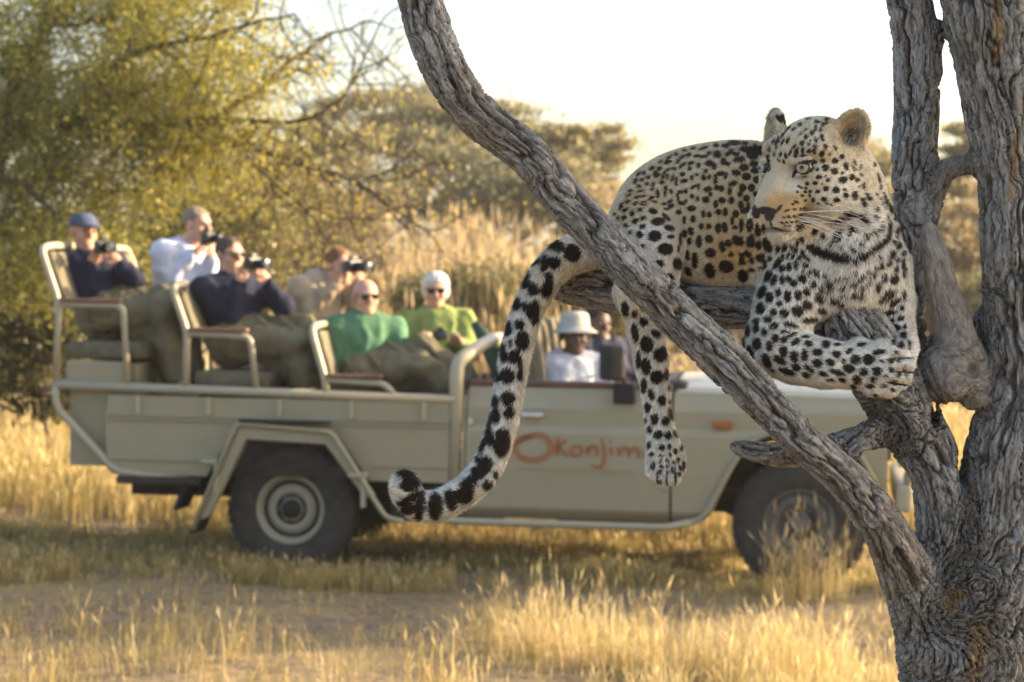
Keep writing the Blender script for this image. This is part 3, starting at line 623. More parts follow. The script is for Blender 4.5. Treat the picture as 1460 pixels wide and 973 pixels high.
# ---- cab: doors, wings, bonnet
ZD = VL(760, 552)[1]; X0, X1 = XB+.065, VL(957, 650)[0]
def body_section(x, s, zt=ZD):                     # cross-section of the flank (y, z) from sill to shoulder
    return [(.80, .40), (.85, .45), (.862, .47), (.872, .70), (.866, .925), (.852, .962), (.832, .975), (.828, 1.075), (.815, 1.095), (.770, zt-.03), (.755, zt)]
def loft(sections, name, mat, parent, thick=.0, closed=False):
    vs = []; fs = []; k = len(sections[0])
    for sec in sections: vs += sec
    for i in range(len(sections)-1):
        for j in range(k-1): fs.append((i*k+j, i*k+j+1, (i+1)*k+j+1, (i+1)*k+j))
    m = MB(); m.add(vs, fs, False); o = m.build(name, mat, parent)
    if thick: md = o.modifiers.new('solid', 'SOLIDIFY'); md.thickness = thick; md.offset = 0
    return o
for s in (-1, 1):
    door = loft([[(x, s*y, z) for y, z in body_section(x, s)] for x in np.linspace(X0+.012, X1-.008, 8)], 'door', M_PAINT, veh, .02)
    xs, zs = VL(760, 590); MB().box((xs, s*.868, 1.035), (.135, .022, .034), bev=.010).build('door_handle', M_CHROME, door)
    for hz_ in (.62, .90): MB().box((X1-.035, s*.878, hz_), (.055, .014, .045), bev=.005).build('hinge', M_PAINT, door)
    MB().box((X0+.04, s*.880, .99), (.03, .012, .04), bev=.004).build('door_lock', M_CHROME, door)
    MB().box(((X0+X1)/2, s*.74, ZD+.012), (X1-X0-.02, .075, .045), bev=.018).build('window_ledge', M_BROWN, door)
    # the panel behind the door
    loft([[(x, s*y, z) for y, z in body_section(x, s)[:-1]] for x in (XB+.05, X0+.004)], 'door_post', M_PAINT, veh, .02)
    # front wing with a real opening over the wheel
    xa = [X1+.008, 2.60, 2.64, 2.80, 2.95, 3.36, 3.50, 3.58, 3.62, 3.66, 3.70]
    zb = [.40, .42, .46, .82, .95, .95, .87, .74, .66, .62, .62]
    secs = []
    for x, zlow in zip(xa, zb):
        nar = 1-.06*max(0, (x-2.4)/1.5)**2; col = []
        base = body_section(x, s, ZD-.02-.03*max(0, (x-2.5)/1.4)**1.5)
        for y, z in base: zz = max(z, zlow); col.append((x, s*y*nar, zz))
        secs.append(col)
    wing = loft(secs, 'front_wing', M_PAINT, veh, .018)
    MB().tube(bent([(2.46, s*.885, .40), (2.60, s*.885, .43), (2.81, s*.885, .83), (2.95, s*.885, .96), (3.37, s*.88, .96), (3.53, s*.875, .86), (3.66, s*.86, .62)], .08), .016, 8).build('arch_trim', M_PAINT, wing)
    MB().box((VL(1030, 606)[0], s*.868, VL(1030, 606)[1]), (.12, .03, .05), bev=.012).build('indicator_lamp', M_ORANGE, wing)
    # inner wheel tub
    MB().tube([(2.74, s*.45, .62), (2.9, s*.45, .95), (3.2, s*.45, 1.02), (3.45, s*.45, .92), (3.6, s*.45, .6)], .10, 8).build('wheel_tub', M_CHASSIS, wing)
zb = VL(1130, 560, -.70)[1]
secs = []
for x in np.linspace(X1+.02, 3.71, 10):
    u = (x-X1)/(3.71-X1); w = .745-.10*u; zt = ZD-.012-.03*u**1.6; secs.append([(x, -w, zt-.02), (x, -w+.05, zt+.015), (x, -w*.6, zt+.06-.012*u), (x, 0, zt+.078-.012*u), (x, w*.6, zt+.06-.012*u), (x, w-.05, zt+.015), (x, w, zt-.02)])
bon = loft(secs, 'bonnet', M_BONNET, veh, .015)
MB().box((3.02, -.2, ZD+.075), (.9, .03, .018)).build('bonnet_crease', M_BONNET, bon); MB().box((3.02, .2, ZD+.075), (.9, .03, .018)).build('bonnet_crease', M_BONNET, bon)
gr = MB().box((3.70, 0, .96), (.05, 1.30, .34), bev=.02).build('grille', M_DARKIN, veh)
for k in range(6): MB().box((3.732, 0, .83+k*.052), (.02, .80, .022)).build('grille_bar', M_TUBE, gr)
for s in (-1, 1):
    Wm = Matrix.Translation((3.73, s*.54, .98)) @ Matrix.Rotation(-math.pi/2, 4, 'Z')
    MB().lathe([(.105, -.03), (.105, .03), (.092, .034), (.09, .02)], 24, Wm).build('lamp_bezel', M_CHROME, gr)
    MB().lathe([(.09, .018), (.06, .034), (0, .042)], 24, Wm).build('headlight', M_LIGHT, veh)
    MB().box((3.68, s*.745, .96), (.10, .14, .15), bev=.03).build('corner_lamp', M_LIGHT, veh)
# bull bar
bb = MB(); bb.box((3.80, 0, .58), (.10, 1.66, .17), bev=.03); bo = bb.build('front_bumper', M_TUBE, veh)
for s in (-1, 1):
    MB().tube(bent([(3.82, s*.45, .60), (3.89, s*.45, 1.05), (3.87, s*.30, 1.12), (3.87, 0, 1.12)], .08), .026, 8).build('bull_bar', M_TUBE, bo)
    MB().tube(bent([(3.82, s*.78, .60), (3.85, s*.80, .98), (3.86, s*.45, 1.0)], .08), .024, 8).build('bull_bar', M_TUBE, bo)
    Wm = Matrix.Translation((3.87, s*.62, .74)) @ Matrix.Rotation(-math.pi/2, 4, 'Z'); MB().lathe([(0, -.05), (.07, -.03), (.085, .02), (.075, .03), (0, .036)], 20, Wm).build('spot_lamp', M_CHROME, bo)
# cab floor, dash, steering wheel, bulkhead
MB().box((1.72, 0, .56), (1.34, 1.5, .05)).build('cab_floor', M_DARKIN, veh)
MB().box((XB+.05, 0, .92), (.03, 1.60, .66)).build('bulkhead', M_CHASSIS, veh, bevel=.01)
MB().box((X1-.02, 0, ZD-.06), (.22, 1.44, .22), bev=.06).build('dashboard', M_DARKIN, veh)
sw = MB(); c = Vector((X1-.28, -.38, ZD+.02)); rot = Matrix.Rotation(R(-62), 3, 'Y')
ring = [c + rot @ Vector((.19*math.cos(a), .19*math.sin(a), 0)) for a in np.linspace(0, 2*math.pi, 25)]; sw.tube(ring, .014, 8, caps=False)
for a in (.5, 2.6, 4.7): sw.tube([c, c + rot @ Vector((.18*math.cos(a), .18*math.sin(a), 0))], .012, 6)
sw.tube([c, c + rot @ Vector((0, 0, -.35))], .03, 8); sw.build('steering_wheel', M_BLACK, veh)
# door mirror
m = MB(); a = VP(892, 556, -.80); m.tube(bent([a+Vector((.05, .04, -.02)), a+Vector((.02, -.06, .0)), a+Vector((-.03, -.12, .12)), a+Vector((-.08, -.14, .16))], .04), .012, 6)
mir = m.build('door_mirror', M_BLACK, veh); MB().box(a+Vector((-.075, -.15, .17)), (.10, .16, .22), Matrix.Rotation(R(35), 3, 'Z'), bev=.03).build('mirror_shell', M_BLACK, mir)
MB().box(a+Vector((.0, -.07, -.02)), (.14, .05, .13), bev=.02).build('mirror_base', M_BLACK, mir)
# cab seats: canvas backs with pale piping
for y, pxs in ((-.40, 775), (.38, None)):
    xx = VL(772, 500, -.4)[0]; zt = VL(775, 455, -.4)[1]
    st = MB().box((xx+.27, y, .90), (.48, .50, .14), bev=.05).build('cab_seat', M_CANVAS, veh)
    MB().box((xx, y, (zt+.86)/2), (.12, .46, zt-.86), Matrix.Rotation(R(-9), 3, 'Y'), bev=.055).build('seat_back', M_CANVAS, st)
# rolled green canvas on the bulkhead behind the cab
gpts = [VP(676, 460, -.1), VP(690, 482, -.1), VP(706, 500, -.1), VP(722, 522, -.1), VP(730, 556, -.1)]
roll = MB().tube(gpts, [.028, .052, .085, .11, .12], 12).build('canvas_roll', M_GREENC, veh)
# ---- three bench rows, each with tube frame, canvas back, cushion and wooden armrests
ROWS = [dict(top=(58, 354), bend=(84, 432), foot=(80, 545), arm=(176, 434), afoot=(182, 545), z=0), dict(top=(245, 410), bend=(267, 474), foot=(265, 552), arm=(357, 478), afoot=(366, 556), z=0), dict(top=(443, 468), bend=(463, 540), foot=(465, 560), arm=(548, 545), afoot=(562, 566), z=0)]
for ri, r in enumerate(ROWS):
    t_, b_, f_, a_, g_ = (VL(*r[k]) for k in ('top', 'bend', 'foot', 'arm', 'afoot'))
    fm = MB(); fm.tube(bent([(f_[0], NS, Zr), (b_[0], NS, b_[1]), (t_[0], NS, t_[1]), (t_[0]+.02, NS+.16, t_[1]+.02), (t_[0]+.02, FS-.16, t_[1]+.02), (t_[0], FS, t_[1]), (b_[0], FS, b_[1]), (f_[0], FS, Zr)], .07), .024, 8)
    seat = fm.build('bench_seat', M_TUBE, veh)
    ang = math.atan2(t_[0]-b_[0], t_[1]-b_[1]); L = math.hypot(t_[0]-b_[0], t_[1]-b_[1])
    MB().box(((t_[0]+b_[0])/2+.015, 0, (t_[1]+b_[1])/2-.01), (.06, 1.62, L*.93), Matrix.Rotation(ang, 3, 'Y'), bev=.028).build('backrest', M_CANVAS, seat)
    zc = max(b_[1]-.30, .80) if ri < 2 else .92
    MB().box((b_[0]+.27, 0, zc), (.50, 1.60, .11), bev=.04).build('cushion', M_CANVAS, seat)
    MB().box((b_[0]+.27, 0, (zc+.62)/2-.03), (.44, 1.56, max(.06, zc-.72))).build('seat_box', M_PAINT if ri == 0 else M_DARKIN, seat)
    for y in (NS, FS):
        MB().tube(bent([(b_[0], y, b_[1]-.005), (a_[0], y, a_[1]-.012), (g_[0], y, Zr)], .05), .021, 8).build('arm_tube', M_TUBE, seat)
        MB().box(((b_[0]+a_[0])/2, y, b_[1]+.020), (a_[0]-b_[0]-.03, .07, .022), bev=.008).build('armrest', M_ARM, seat)
p1, p2 = VL(92, 512), VL(180, 545)
for y in (NS+.03, FS-.03): MB().box(((p1[0]+p2[0])/2, y, (p1[1]+p2[1])/2-.02), (p2[0]-p1[0], .02, p1[1]-p2[1]+.02)).build('rear_side_box', M_PAINT, veh, bevel=.006)
# ---- the name on the door, in brush strokes
def yd(z): return -(.872 if z < .75 else .872-(z-.75)*.035)-.0125
def stroke(pts, w0, name='door_lettering', mat=None, scale=1.):
    q = catmull(np.array([(*VL(px, py, -.87), 0.) for px, py in pts]), .008)[:, :2]; T = np.gradient(q, axis=0); T /= np.linalg.norm(T, axis=1, keepdims=True)+1e-9; N_ = np.stack((-T[:, 1], T[:, 0]), 1)
    n = len(q); w = w0*(.75+.5*np.sin(np.linspace(.3, 2.9, n)))*(1+.12*rng.normal(0, 1, n))/2; w = np.convolve(np.pad(w, 2, 'edge'), np.ones(5)/5, 'valid'); a = q+N_*w[:, None]; b = q-N_*w[:, None]
    v = [(x, yd(z)-.0015, z) for x, z in a]+[(x, yd(z)-.0015, z) for x, z in b]; f = [(i, i+1, n+i+1, n+i) for i in range(n-1)]
    return v, f
letters = {'O': [[(731, 633), (750, 623), (772, 621), (785, 632), (782, 648), (762, 656), (742, 651), (735, 639), (742, 628), (758, 623)]], 'k': [[(797, 623), (795, 637), (794, 650)], [(808, 628), (797, 638), (810, 650)]], 'o': [[(829, 636), (818, 638), (814, 645), (822, 650), (830, 645), (827, 637)]],
  'n': [[(838, 636), (839, 650)], [(839, 643), (845, 636), (851, 640), (851, 650)]], 'j': [[(860, 632), (862, 648), (860, 662), (851, 667), (844, 663)], [(857, 627), (861, 629)]], 'i': [[(871, 637), (873, 650)], [(869, 629), (872, 631)]],
  'm': [[(882, 638), (884, 651)], [(884, 644), (890, 638), (896, 642), (897, 652)], [(897, 645), (904, 639), (910, 643), (911, 653)]], 'a': [[(936, 643), (926, 641), (920, 647), (926, 653), (934, 648), (936, 641), (939, 654)]]}
near_door = [o for o in veh.children if o.name.startswith('door') and not o.name.startswith('door_')][0]
for ch, sts in letters.items():
    m = MB()
    for k, st in enumerate(sts): v, f = stroke(st, .032 if ch == 'O' else .024); m.add(v, f)
    m.build('painted_letter', M_LOGO, near_door)
tc = bpy.data.curves.new('motto', 'FONT'); tc.body = 'home of the africat foundation'; tc.size = .075; tc.resolution_u = 2
to = bpy.data.objects.new('motto', tc); COL.objects.link(to); dg = bpy.context.evaluated_depsgraph_get(); tm = bpy.data.meshes.new_from_object(to.evaluated_get(dg)); bpy.data.objects.remove(to)
xs = [v.co.x for v in tm.vertices]; (ax, az), (bx, bz) = VL(736, 669, -.87), VL(902, 676, -.87); kx = (bx-ax)/(max(xs)-min(xs))
for v in tm.vertices: x, z = v.co.x, v.co.y; v.co = (ax+x*kx, yd(az)-.004, az+(bz-az)*x/(max(xs))+z*.62)
tm.materials.append(M_LOGO2); link(bpy.data.objects.new('painted_motto', tm), near_door)['kind'] = 'stuff'
# ================================================================== people in the vehicle
def W3(px, py, y): return np.array(VW(VP(px, py, y)))
def hell_(c, fw, lf, up, f, l, u, rf, rl, ru, k=.012, sub=False):
    return Ell(c+fw*f+lf*l+up*u, (rf, rl, ru), np.stack((fw, lf, up), 1), k, sub)
SKIN = {'fair': simple('fair_skin', (.50, .285, .20), .55, .35, var=.1, scale=30), 'tan': simple('tanned_skin', (.42, .23, .15), .55, .35, var=.1, scale=30), 'dark': simple('dark_skin', (.105, .055, .035), .5, .4, var=.12, scale=30)}
def cloth(name, c, var=.15, scale=14): return simple(name, c, .92, .12, var=var, scale=scale, bump=.25)
M_KHAKI = cloth('khaki_cloth', (.155, .132, .082)); M_SPEC = simple('dark_lens', (.012, .011, .011), .12, .6); M_CAMB = simple('camera_black', (.018, .018, .019), .45, .4); M_GLASS = simple('lens_glass', (.05, .05, .07), .08, .8)
def hand(c, fw, side, up, grip):
    """palm and five separate fingers curling round what is held"""
    out = [Ell(c, (.022, .040, .045), np.stack((fw, side, up), 1), .012)]
    for i, o in enumerate((-.030, -.010, .010, .028)):
        L = (.034, .040, .038, .030)[i]; a = c+side*o+up*.035; b = a+up*L*.8+grip*.012; d = b+grip*.030-up*.004
        out += [Cap(a, b, .0095, .009, .004), Cap(b, d, .009, .0078, .003)]
    a = c-side*.036-up*.012; b = a-side*.016+up*.026; out += [Cap(a, b, .0115, .0100, .005), Cap(b, b+up*.024+grip*.014, .0100, .0085, .003)]
    return out
def person(label, head, y, az, neck, hip, elb, hnd, skin, top, topname, hair=None, haircol=(.1, .06, .04), tilt=0., knees=None, feet=None, glasses=False, hat=None, pitch=-.05, group=None, legmat=None, hscale=1., bulk=1., collar=None, blanket=False):
    a = R(az); fw = np.array((math.sin(a), -math.cos(a), pitch)); fw /= np.linalg.norm(fw); lf = np.array((math.cos(a), math.sin(a), 0.)); lf = lf-fw*(lf@fw); lf /= np.linalg.norm(lf); up = np.cross(lf, fw)*-1
    if up[2] < 0: up = -up
    hc = W3(*head, y); nk = W3(*neck, y); hp = W3(*hip, y); sl = np.array((math.cos(a*.8), math.sin(a*.8), 0.)); chestf = np.array((math.sin(a*.8), -math.cos(a*.8), 0.))
    S = [nk+sl*.185*d-np.array((0, 0, .045)) for d in (-1, 1)]
    E = [W3(*elb[i][:2], y+elb[i][2]) for i in (0, 1)]; Hn = [W3(*hnd[i][:2], y+hnd[i][2]) for i in (0, 1)]
    root = empty('person', hp); o = np.array(hp); s = hscale
    # ---- body
    p = [Ell((nk*.72+hp*.28)-np.array((0, 0, .02)), (.15*bulk, .105*bulk, .20), np.stack((sl, chestf, np.cross(sl, chestf)), 1), .03), Cap(nk*.5+hp*.5, hp, .125*bulk, .135*bulk, .04), Cap(S[0], S[1], .062, .062, .04), Cap(nk-np.array((0, 0, .04)), hc-up*.05*s, .060, .055, .02)]
    K = [W3(*knees[i][:2], y+knees[i][2]) for i in (0, 1)]; Ft = [W3(*feet[i][:2], y+feet[i][2]) for i in (0, 1)]
    for i, d in ((0, -1), (1, 1)):
        p += [Cap(S[i], E[i], .052, .042, .02), Cap(E[i], Hn[i]+(E[i]-Hn[i])/np.linalg.norm(E[i]-Hn[i])*.06, .042, .028, .012)]
        p += [Cap(hp+sl*.085*d, K[i], .082, .060, .03), Cap(K[i], Ft[i], .056, .040, .02), Cap(Ft[i], Ft[i]+chestf*.14-np.array((0, 0, .03)), .042, .034, .01)]
        arm = (Hn[i]-E[i])/np.linalg.norm(Hn[i]-E[i]); sd = lf*(1 if i == 0 else -1); sd = sd-arm*(sd@arm); sd /= np.linalg.norm(sd)+1e-9
        gp = np.cross(arm, sd); gp *= np.sign(gp@(hc+fw*.12-Hn[i]))+.001; p += hand(Hn[i]-arm*.045, gp/np.linalg.norm(gp), -sd, arm, gp/np.linalg.norm(gp)+sd*.3)
    h = lambda f, l, u, rf, rl, ru, k=.012, sub=False: hell_(hc, fw, lf, up, f*s, l*s, u*s, rf*s, rl*s, ru*s, k, sub)
    p += [h(-.008, 0, .030, .098, .077, .086), h(.022, 0, -.045, .068, .058, .072, .02), h(.060, 0, -.085, .030, .034, .028, .012), h(.078, 0, .030, .020, .055, .014, .012)]
    p += [Cap(hc+s*(fw*.090+up*.018), hc+s*(fw*.112-up*.022), .0095*s, .0165*s, .008), h(.082, 0, -.052, .016, .026, .010, .006), h(.100, 0, -.0525, .02, .024, .0022, .003, True)]
    for d in (-1, 1): p += [h(.092, .032*d, .010, .014, .017, .010, .006, True), h(.075, .034*d, .004, .014, .014, .012, .004), h(-.006, .080*d, -.004, .020, .012, .033, .004), h(.058, .042*d, -.028, .026, .024, .022, .015)]
    V, F = sdf_mesh(p, .0098); V = relax(V, F, 1, .4); mesh_np('body', V-o, F, SKIN[skin], root)
    for d in (-1, 1):
        bm = bmesh.new(); bmesh.ops.create_uvsphere(bm, u_segments=12, v_segments=8, radius=.0125*s); me = bpy.data.meshes.new('eye'); bm.to_mesh(me); bm.free(); me.materials.append(M_EYE); e = link(bpy.data.objects.new('eye', me), root); e.location = Vector(hc+s*(fw*.082+lf*.033*d+up*.008)-o)
    # ---- clothing
    q = [Ell((nk*.70+hp*.30)-np.array((0, 0, .03)), (.185*bulk, .135*bulk, .22), np.stack((sl, chestf, np.cross(sl, chestf)), 1), .04), Cap(nk*.5+hp*.5, hp, .155*bulk, .165*bulk, .05), Cap(S[0], S[1], .082, .082, .05), Cap(nk-np.array((0, 0, .05)), nk+np.array((0, 0, .015)), .085, .066, .03)]
    for i in (0, 1):
        w = Hn[i]+(E[i]-Hn[i])/np.linalg.norm(E[i]-Hn[i])*.095; q += [Cap(S[i], E[i], .078, .064, .035), Cap(E[i], w, .064, .044, .02)]
    q += [Ell(nk+np.array((0, 0, .045))+chestf*.02, (.052, .052, .05), None, .006, True)]
    V, F = sdf_mesh(q, .0135); N = vert_normals(V, F); fold = (1-np.abs(2*fbm(V*np.array((9, 9, 6)), 2, int(abs(az)*7)+3)-1))**2*.022+(fbm(V*26, 2, 4)-.5)*.012-.010; V = relax(V+N*fold[:, None], F, 1, .5)
    mesh_np(topname, V-o, F, top, root)
    if collar:
        q = [Ell(nk+np.array((0, 0, .018))+chestf*.008, (.086, .090, .042), np.stack((sl, chestf, np.cross(sl, chestf)), 1), 0), Ell(nk+np.array((0, 0, .06))+chestf*.022, (.068, .074, .075), np.stack((sl, chestf, np.cross(sl, chestf)), 1), .006, True), Ell(nk+np.array((0, 0, .03))+chestf*.10, (.030, .05, .075), np.stack((sl, chestf, np.cross(sl, chestf)), 1), .006, True)]
        V, F = sdf_mesh(q, .0075); mesh_np('collar', relax(V, F, 1, .4)-o, F, collar, root)
    q = [Cap(hp-np.array((0, 0, .02)), hp+chestf*.08, .165*bulk, .14, .05)]
    for i, d in ((0, -1), (1, 1)): q += [Cap(hp+sl*.085*d, K[i], .115, .095, .05), Cap(K[i], Ft[i]+np.array((0, 0, .05)), .092, .085, .035)]
    V, F = sdf_mesh(q, .019); N = vert_normals(V, F); fold = (1-np.abs(2*fbm(V*np.array((8, 8, 8)), 2, 9)-1))**2*.045-.02; V = relax(V+N*fold[:, None], F, 1, .5)
    mesh_np('trousers', V-o, F, legmat or M_KHAKI, root)
    if blanket:
        m0 = (K[0]+K[1])/2; f0 = (Ft[0]+Ft[1])/2; q = [Cap(hp+chestf*.05, m0+np.array((0, 0, .02)), .16*bulk, .125, .05), Cap(hp*.4+m0*.6-np.array((0, 0, .02)), hp*.3+f0*.7+np.array((0, 0, .10)), .16, .13, .05), Cap(m0, f0+np.array((0, 0, .08)), .15, .14, .05)]
        V, F = sdf_mesh(q, .013); N = vert_normals(V, F); u = V@np.array((.8, .3, .5))
        fold = (1-np.abs(2*fbm(np.stack((u*7, V[:, 1]*3, V[:, 2]*2.2), 1), 2, 19)-1))**1.6*.055+(fbm(V*24, 2, 5)-.5)*.02-.03; V = relax(V+N*fold[:, None], F, 1, .5); mesh_np('blanket', V-o, F, M_BLANKET, root)
    # ---- hair, hats, glasses
    if hair:
        hm = simple('hair', haircol, .7, .3, var=.3, scale=60, bump=.4)
        if hair == 'short': q = [h(-.016, 0, .040, .100, .083, .086, 0), h(.085, 0, -.01, .075, .12, .062, .01, True), h(.02, 0, -.07, .12, .12, .065, .01, True)]
        elif hair == 'bob': q = [h(-.016, 0, .036, .108, .094, .095, 0), h(-.03, 0, -.02, .082, .094, .075, .03), h(.11, 0, -.005, .080, .068, .072, .012, True), h(.05, 0, -.115, .12, .12, .07, .01, True)]
        elif hair == 'fringe': q = [h(-.02, 0, .015, .100, .086, .066, 0), h(.10, 0, .0, .100, .12, .12, .01, True), h(.0, 0, -.09, .12, .12, .065, .01, True), h(.0, 0, .11, .12, .12, .07, .02, True)]
        V, F = sdf_mesh(q, .008); N = vert_normals(V, F); V = V+N*((fbm(V*45, 2, 3)-.5)*(.008 if hair == 'bob' else .014))[:, None]; mesh_np('hair', V-o, F, hm, root)
    if glasses:
        g = MB()
        for d in (-1, 1):
            c = hc+s*(fw*.098+lf*.031*d+up*.008); g.box(Vector(c-o), (.010, .050*s, .036*s), Matrix(np.stack((fw, lf, up), 1).tolist()), bev=.012)
            g.tube([Vector(hc+s*(fw*.094+lf*.055*d+up*.014)-o), Vector(hc+s*(fw*.04+lf*.078*d+up*.014)-o), Vector(hc+s*(-fw*.01+lf*.082*d+up*.010)-o)], .003, 5)
        g.tube([Vector(hc+s*(fw*.104-lf*.012+up*.014)-o), Vector(hc+s*(fw*.104+lf*.012+up*.014)-o)], .0035, 5); g.build('sunglasses', M_SPEC, root)['kind'] = 'stuff'
    if hat:
        kind, mat = hat; Mx = Matrix(np.stack((lf, up, fw), 1).tolist()).to_4x4(); Mx.translation = Vector(hc-o+up*(.044*s))
        if kind == 'bucket': MB().lathe([(0, .112), (.055, .110), (.085, .098), (.094, .07), (.100, .015), (.112, .005), (.150, -.022), (.152, -.026), (.110, -.004), (.096, .0)], 28, Mx).build('bucket_hat', mat, root)
        else:
            c_ = MB().lathe([(0, .088), (.05, .082), (.082, .055), (.094, .015), (.096, .0), (.092, .0)], 28, Mx).build('cap', mat, root)
            pts = []; fs = []
            for i in range(9):
                t_ = math.pi*(i/8); x_ = math.cos(t_)*.082; z_ = math.sin(t_); pts += [(x_, .006, .055+.03*z_), (x_*.92, -.006-.004*z_, .06+.115*z_)]
            fs = [(2*i, 2*i+1, 2*i+3, 2*i+2) for i in range(8)]; pk = MB(); pk.add([Mx @ Vector(v) for v in pts], fs, True); pko = pk.build('cap_peak', mat, c_); md = pko.modifiers.new('solid', 'SOLIDIFY'); md.thickness = .006
    tag(root, label, 'person', group); return hc, fw, lf, up
def held_camera(px, py, y, az, label, lens=.12, s=1., pitch=0.):
    a = R(az); fw = Vector((math.sin(a), -math.cos(a), pitch)).normalized(); lf = Vector((math.cos(a), math.sin(a), 0)); up = lf.cross(fw)*-1
    if up.z < 0: up = -up
    s *= .86; c = Vector(W3(px, py, y)); root = empty('photo_camera', c); Mx = Matrix((lf, fw, up)).transposed()
    MB().box((0, 0, 0), (.135*s, .062*s, .088*s), Mx, bev=.014*s).box(Mx @ Vector((0, .0, .055*s)), (.06*s, .05*s, .035*s), Mx, bev=.01*s).box(Mx @ Vector((-.05*s, .025*s, -.005*s)), (.032*s, .04*s, .08*s), Mx, bev=.01*s).build('camera_body', M_CAMB, root)
    L4 = Mx.to_4x4(); L4.translation = Mx @ Vector((.008*s, .025*s, -.004*s))
    ln = MB().lathe([(.030*s, 0), (.036*s, .015*s), (.036*s, lens*.45*s), (.040*s, lens*.5*s), (.040*s, lens*.85*s), (.044*s, lens*s), (.037*s, lens*s), (.034*s, lens*.9*s)], 24, L4).build('lens', M_CAMB, root)
    MB().lathe([(.034*s, lens*.9*s), (.02*s, lens*.93*s), (0, lens*.94*s)], 24, L4).build('front_glass', M_GLASS, ln)
    tag(root, label, 'camera')
M_BLANKET = cloth('olive_brown_blanket', (.125, .105, .062), .22, 10)
M_EYE = simple('eye_white', (.10, .085, .075), .2, .5)
NAVY = cloth('navy_fleece', (.020, .021, .040)); WHITE = cloth('pale_blue_shirt', (.50, .54, .66)); BEIGE = cloth('beige_wool', (.36, .285, .195)); GREEN = cloth('green_jacket', (.085, .175, .10)); LIME = cloth('lime_jacket', (.22, .265, .085)); SHIRT = cloth('grey_white_shirt', (.52, .52, .55)); CHECK = cloth('dark_blue_plaid', (.045, .045, .065), .5, 40)
NEAR, FARS = -.42, .42
person('person in navy fleece and blue cap photographing from the rear bench', (119, 332), NEAR, 38, (122, 366), (150, 448), [(108, 420, -.10), (192, 398, -.05)], [(137, 362, -.16), (157, 362, -.14)], 'tan', NAVY, 'fleece', knees=[(232, 440, -.12), (240, 436, .12)], feet=[(255, 545, -.1), (262, 545, .12)], hat=('cap', cloth('blue_grey_cap', (.07, .085, .14))), pitch=.0, blanket=True)
held_camera(147, 352, NEAR-.17, 38, 'black camera held up by the person in the blue cap', .10)
person('person in pale blue shirt with receding hair, camera to the eye', (281, 321), FARS, 58, (262, 352), (245, 438), [(232, 404, -.10), (298, 398, .0)], [(288, 352, -.12), (302, 352, -.06)], 'fair', WHITE, 'shirt', 'short', (.20, .15, .11), knees=[(320, 440, -.1), (330, 440, .1)], feet=[(340, 540, -.1), (350, 540, .1)], collar=WHITE)
held_camera(297, 340, FARS-.10, 66, 'black camera at the eye of the person in the pale blue shirt', .10)
person('person in navy jacket and sunglasses aiming a camera, on the middle bench', (327, 364), NEAR, 46, (326, 402), (338, 482), [(330, 452, -.14), (404, 436, -.02)], [(345, 386, -.16), (372, 388, -.12)], 'fair', NAVY, 'jacket', 'short', (.075, .045, .03), glasses=True, knees=[(425, 492, -.14), (430, 480, .12)], feet=[(438, 556, -.12), (445, 556, .12)], blanket=True, bulk=1.08, collar=NAVY)
held_camera(360, 376, NEAR-.17, 52, 'black camera aimed by the person in the navy jacket', .13)
person('person in beige jumper leaning forward behind a big camera', (484, 379), FARS-.1, 42, (462, 402), (440, 470), [(440, 448, -.14), (508, 430, .0)], [(490, 394, -.14), (512, 392, -.10)], 'fair', BEIGE, 'jumper', 'short', (.16, .07, .03), knees=[(505, 478, -.1), (512, 475, .1)], feet=[(520, 560, -.1), (530, 560, .1)])
held_camera(503, 380, FARS-.22, 48, 'large black camera at the face of the person in beige', .15, 1.1)
person('bald person in green jacket and sunglasses lounging on the front bench', (521, 424), NEAR, 22, (521, 460), (512, 532), [(480, 512, -.12), (572, 508, -.02)], [(556, 520, -.14), (590, 520, -.08)], 'fair', GREEN, 'jacket', 'fringe', (.30, .20, .12), glasses=True, knees=[(600, 520, -.14), (606, 508, .12)], feet=[(645, 566, -.12), (650, 566, .12)], blanket=True, bulk=1.06, collar=GREEN)
person('white haired person in lime jacket and sunglasses holding a small camera', (621, 414), FARS, 4, (621, 450), (628, 530), [(577, 500, -.08), (668, 502, -.04)], [(606, 482, -.22), (650, 484, -.22)], 'fair', LIME, 'jacket', 'bob', (.55, .53, .49), glasses=True, knees=[(630, 536, -.3), (655, 536, -.28)], feet=[(640, 566, -.3), (660, 566, -.28)], pitch=-.12, collar=LIME)
held_camera(628, 478, FARS-.24, 8, 'small compact camera in the hands of the person in lime', .05, .85)
person('driver in white shirt and pale bucket hat behind the painted door', (819, 480), -.36, 8, (812, 512), (800, 606), [(766, 566, -.06), (862, 562, -.02)], [(870, 552, -.02), (890, 548, .06)], 'dark', SHIRT, 'shirt', 'short', (.02, .017, .015), hat=('bucket', cloth('stone_hat', (.36, .35, .31))), knees=[(870, 606, -.1), (876, 606, .12)], feet=[(905, 690, -.1), (910, 690, .1)], hscale=1.1, bulk=1.22, pitch=.03, collar=SHIRT)
person('person in dark plaid jacket seated beyond the driver', (852, 462), .40, 30, (862, 492), (866, 580), [(838, 545, -.06), (905, 540, .0)], [(878, 552, -.14), (898, 548, -.10)], 'dark', CHECK, 'jacket', 'short', (.02, .017, .015), knees=[(915, 590, -.1), (920, 590, .1)], feet=[(935, 660, -.1), (940, 660, .1)], collar=CHECK)
# ================================================================== the dead tree the leopard lies in
TD = 3.60                                    # distance of trunk and leopard from the camera
def LP(px, py, dz=0.0): return np.array(P(px, py, TD + dz))
def pr(r, dz=0.0): return r * (TD + dz) / FPX  # pixel radius -> metres
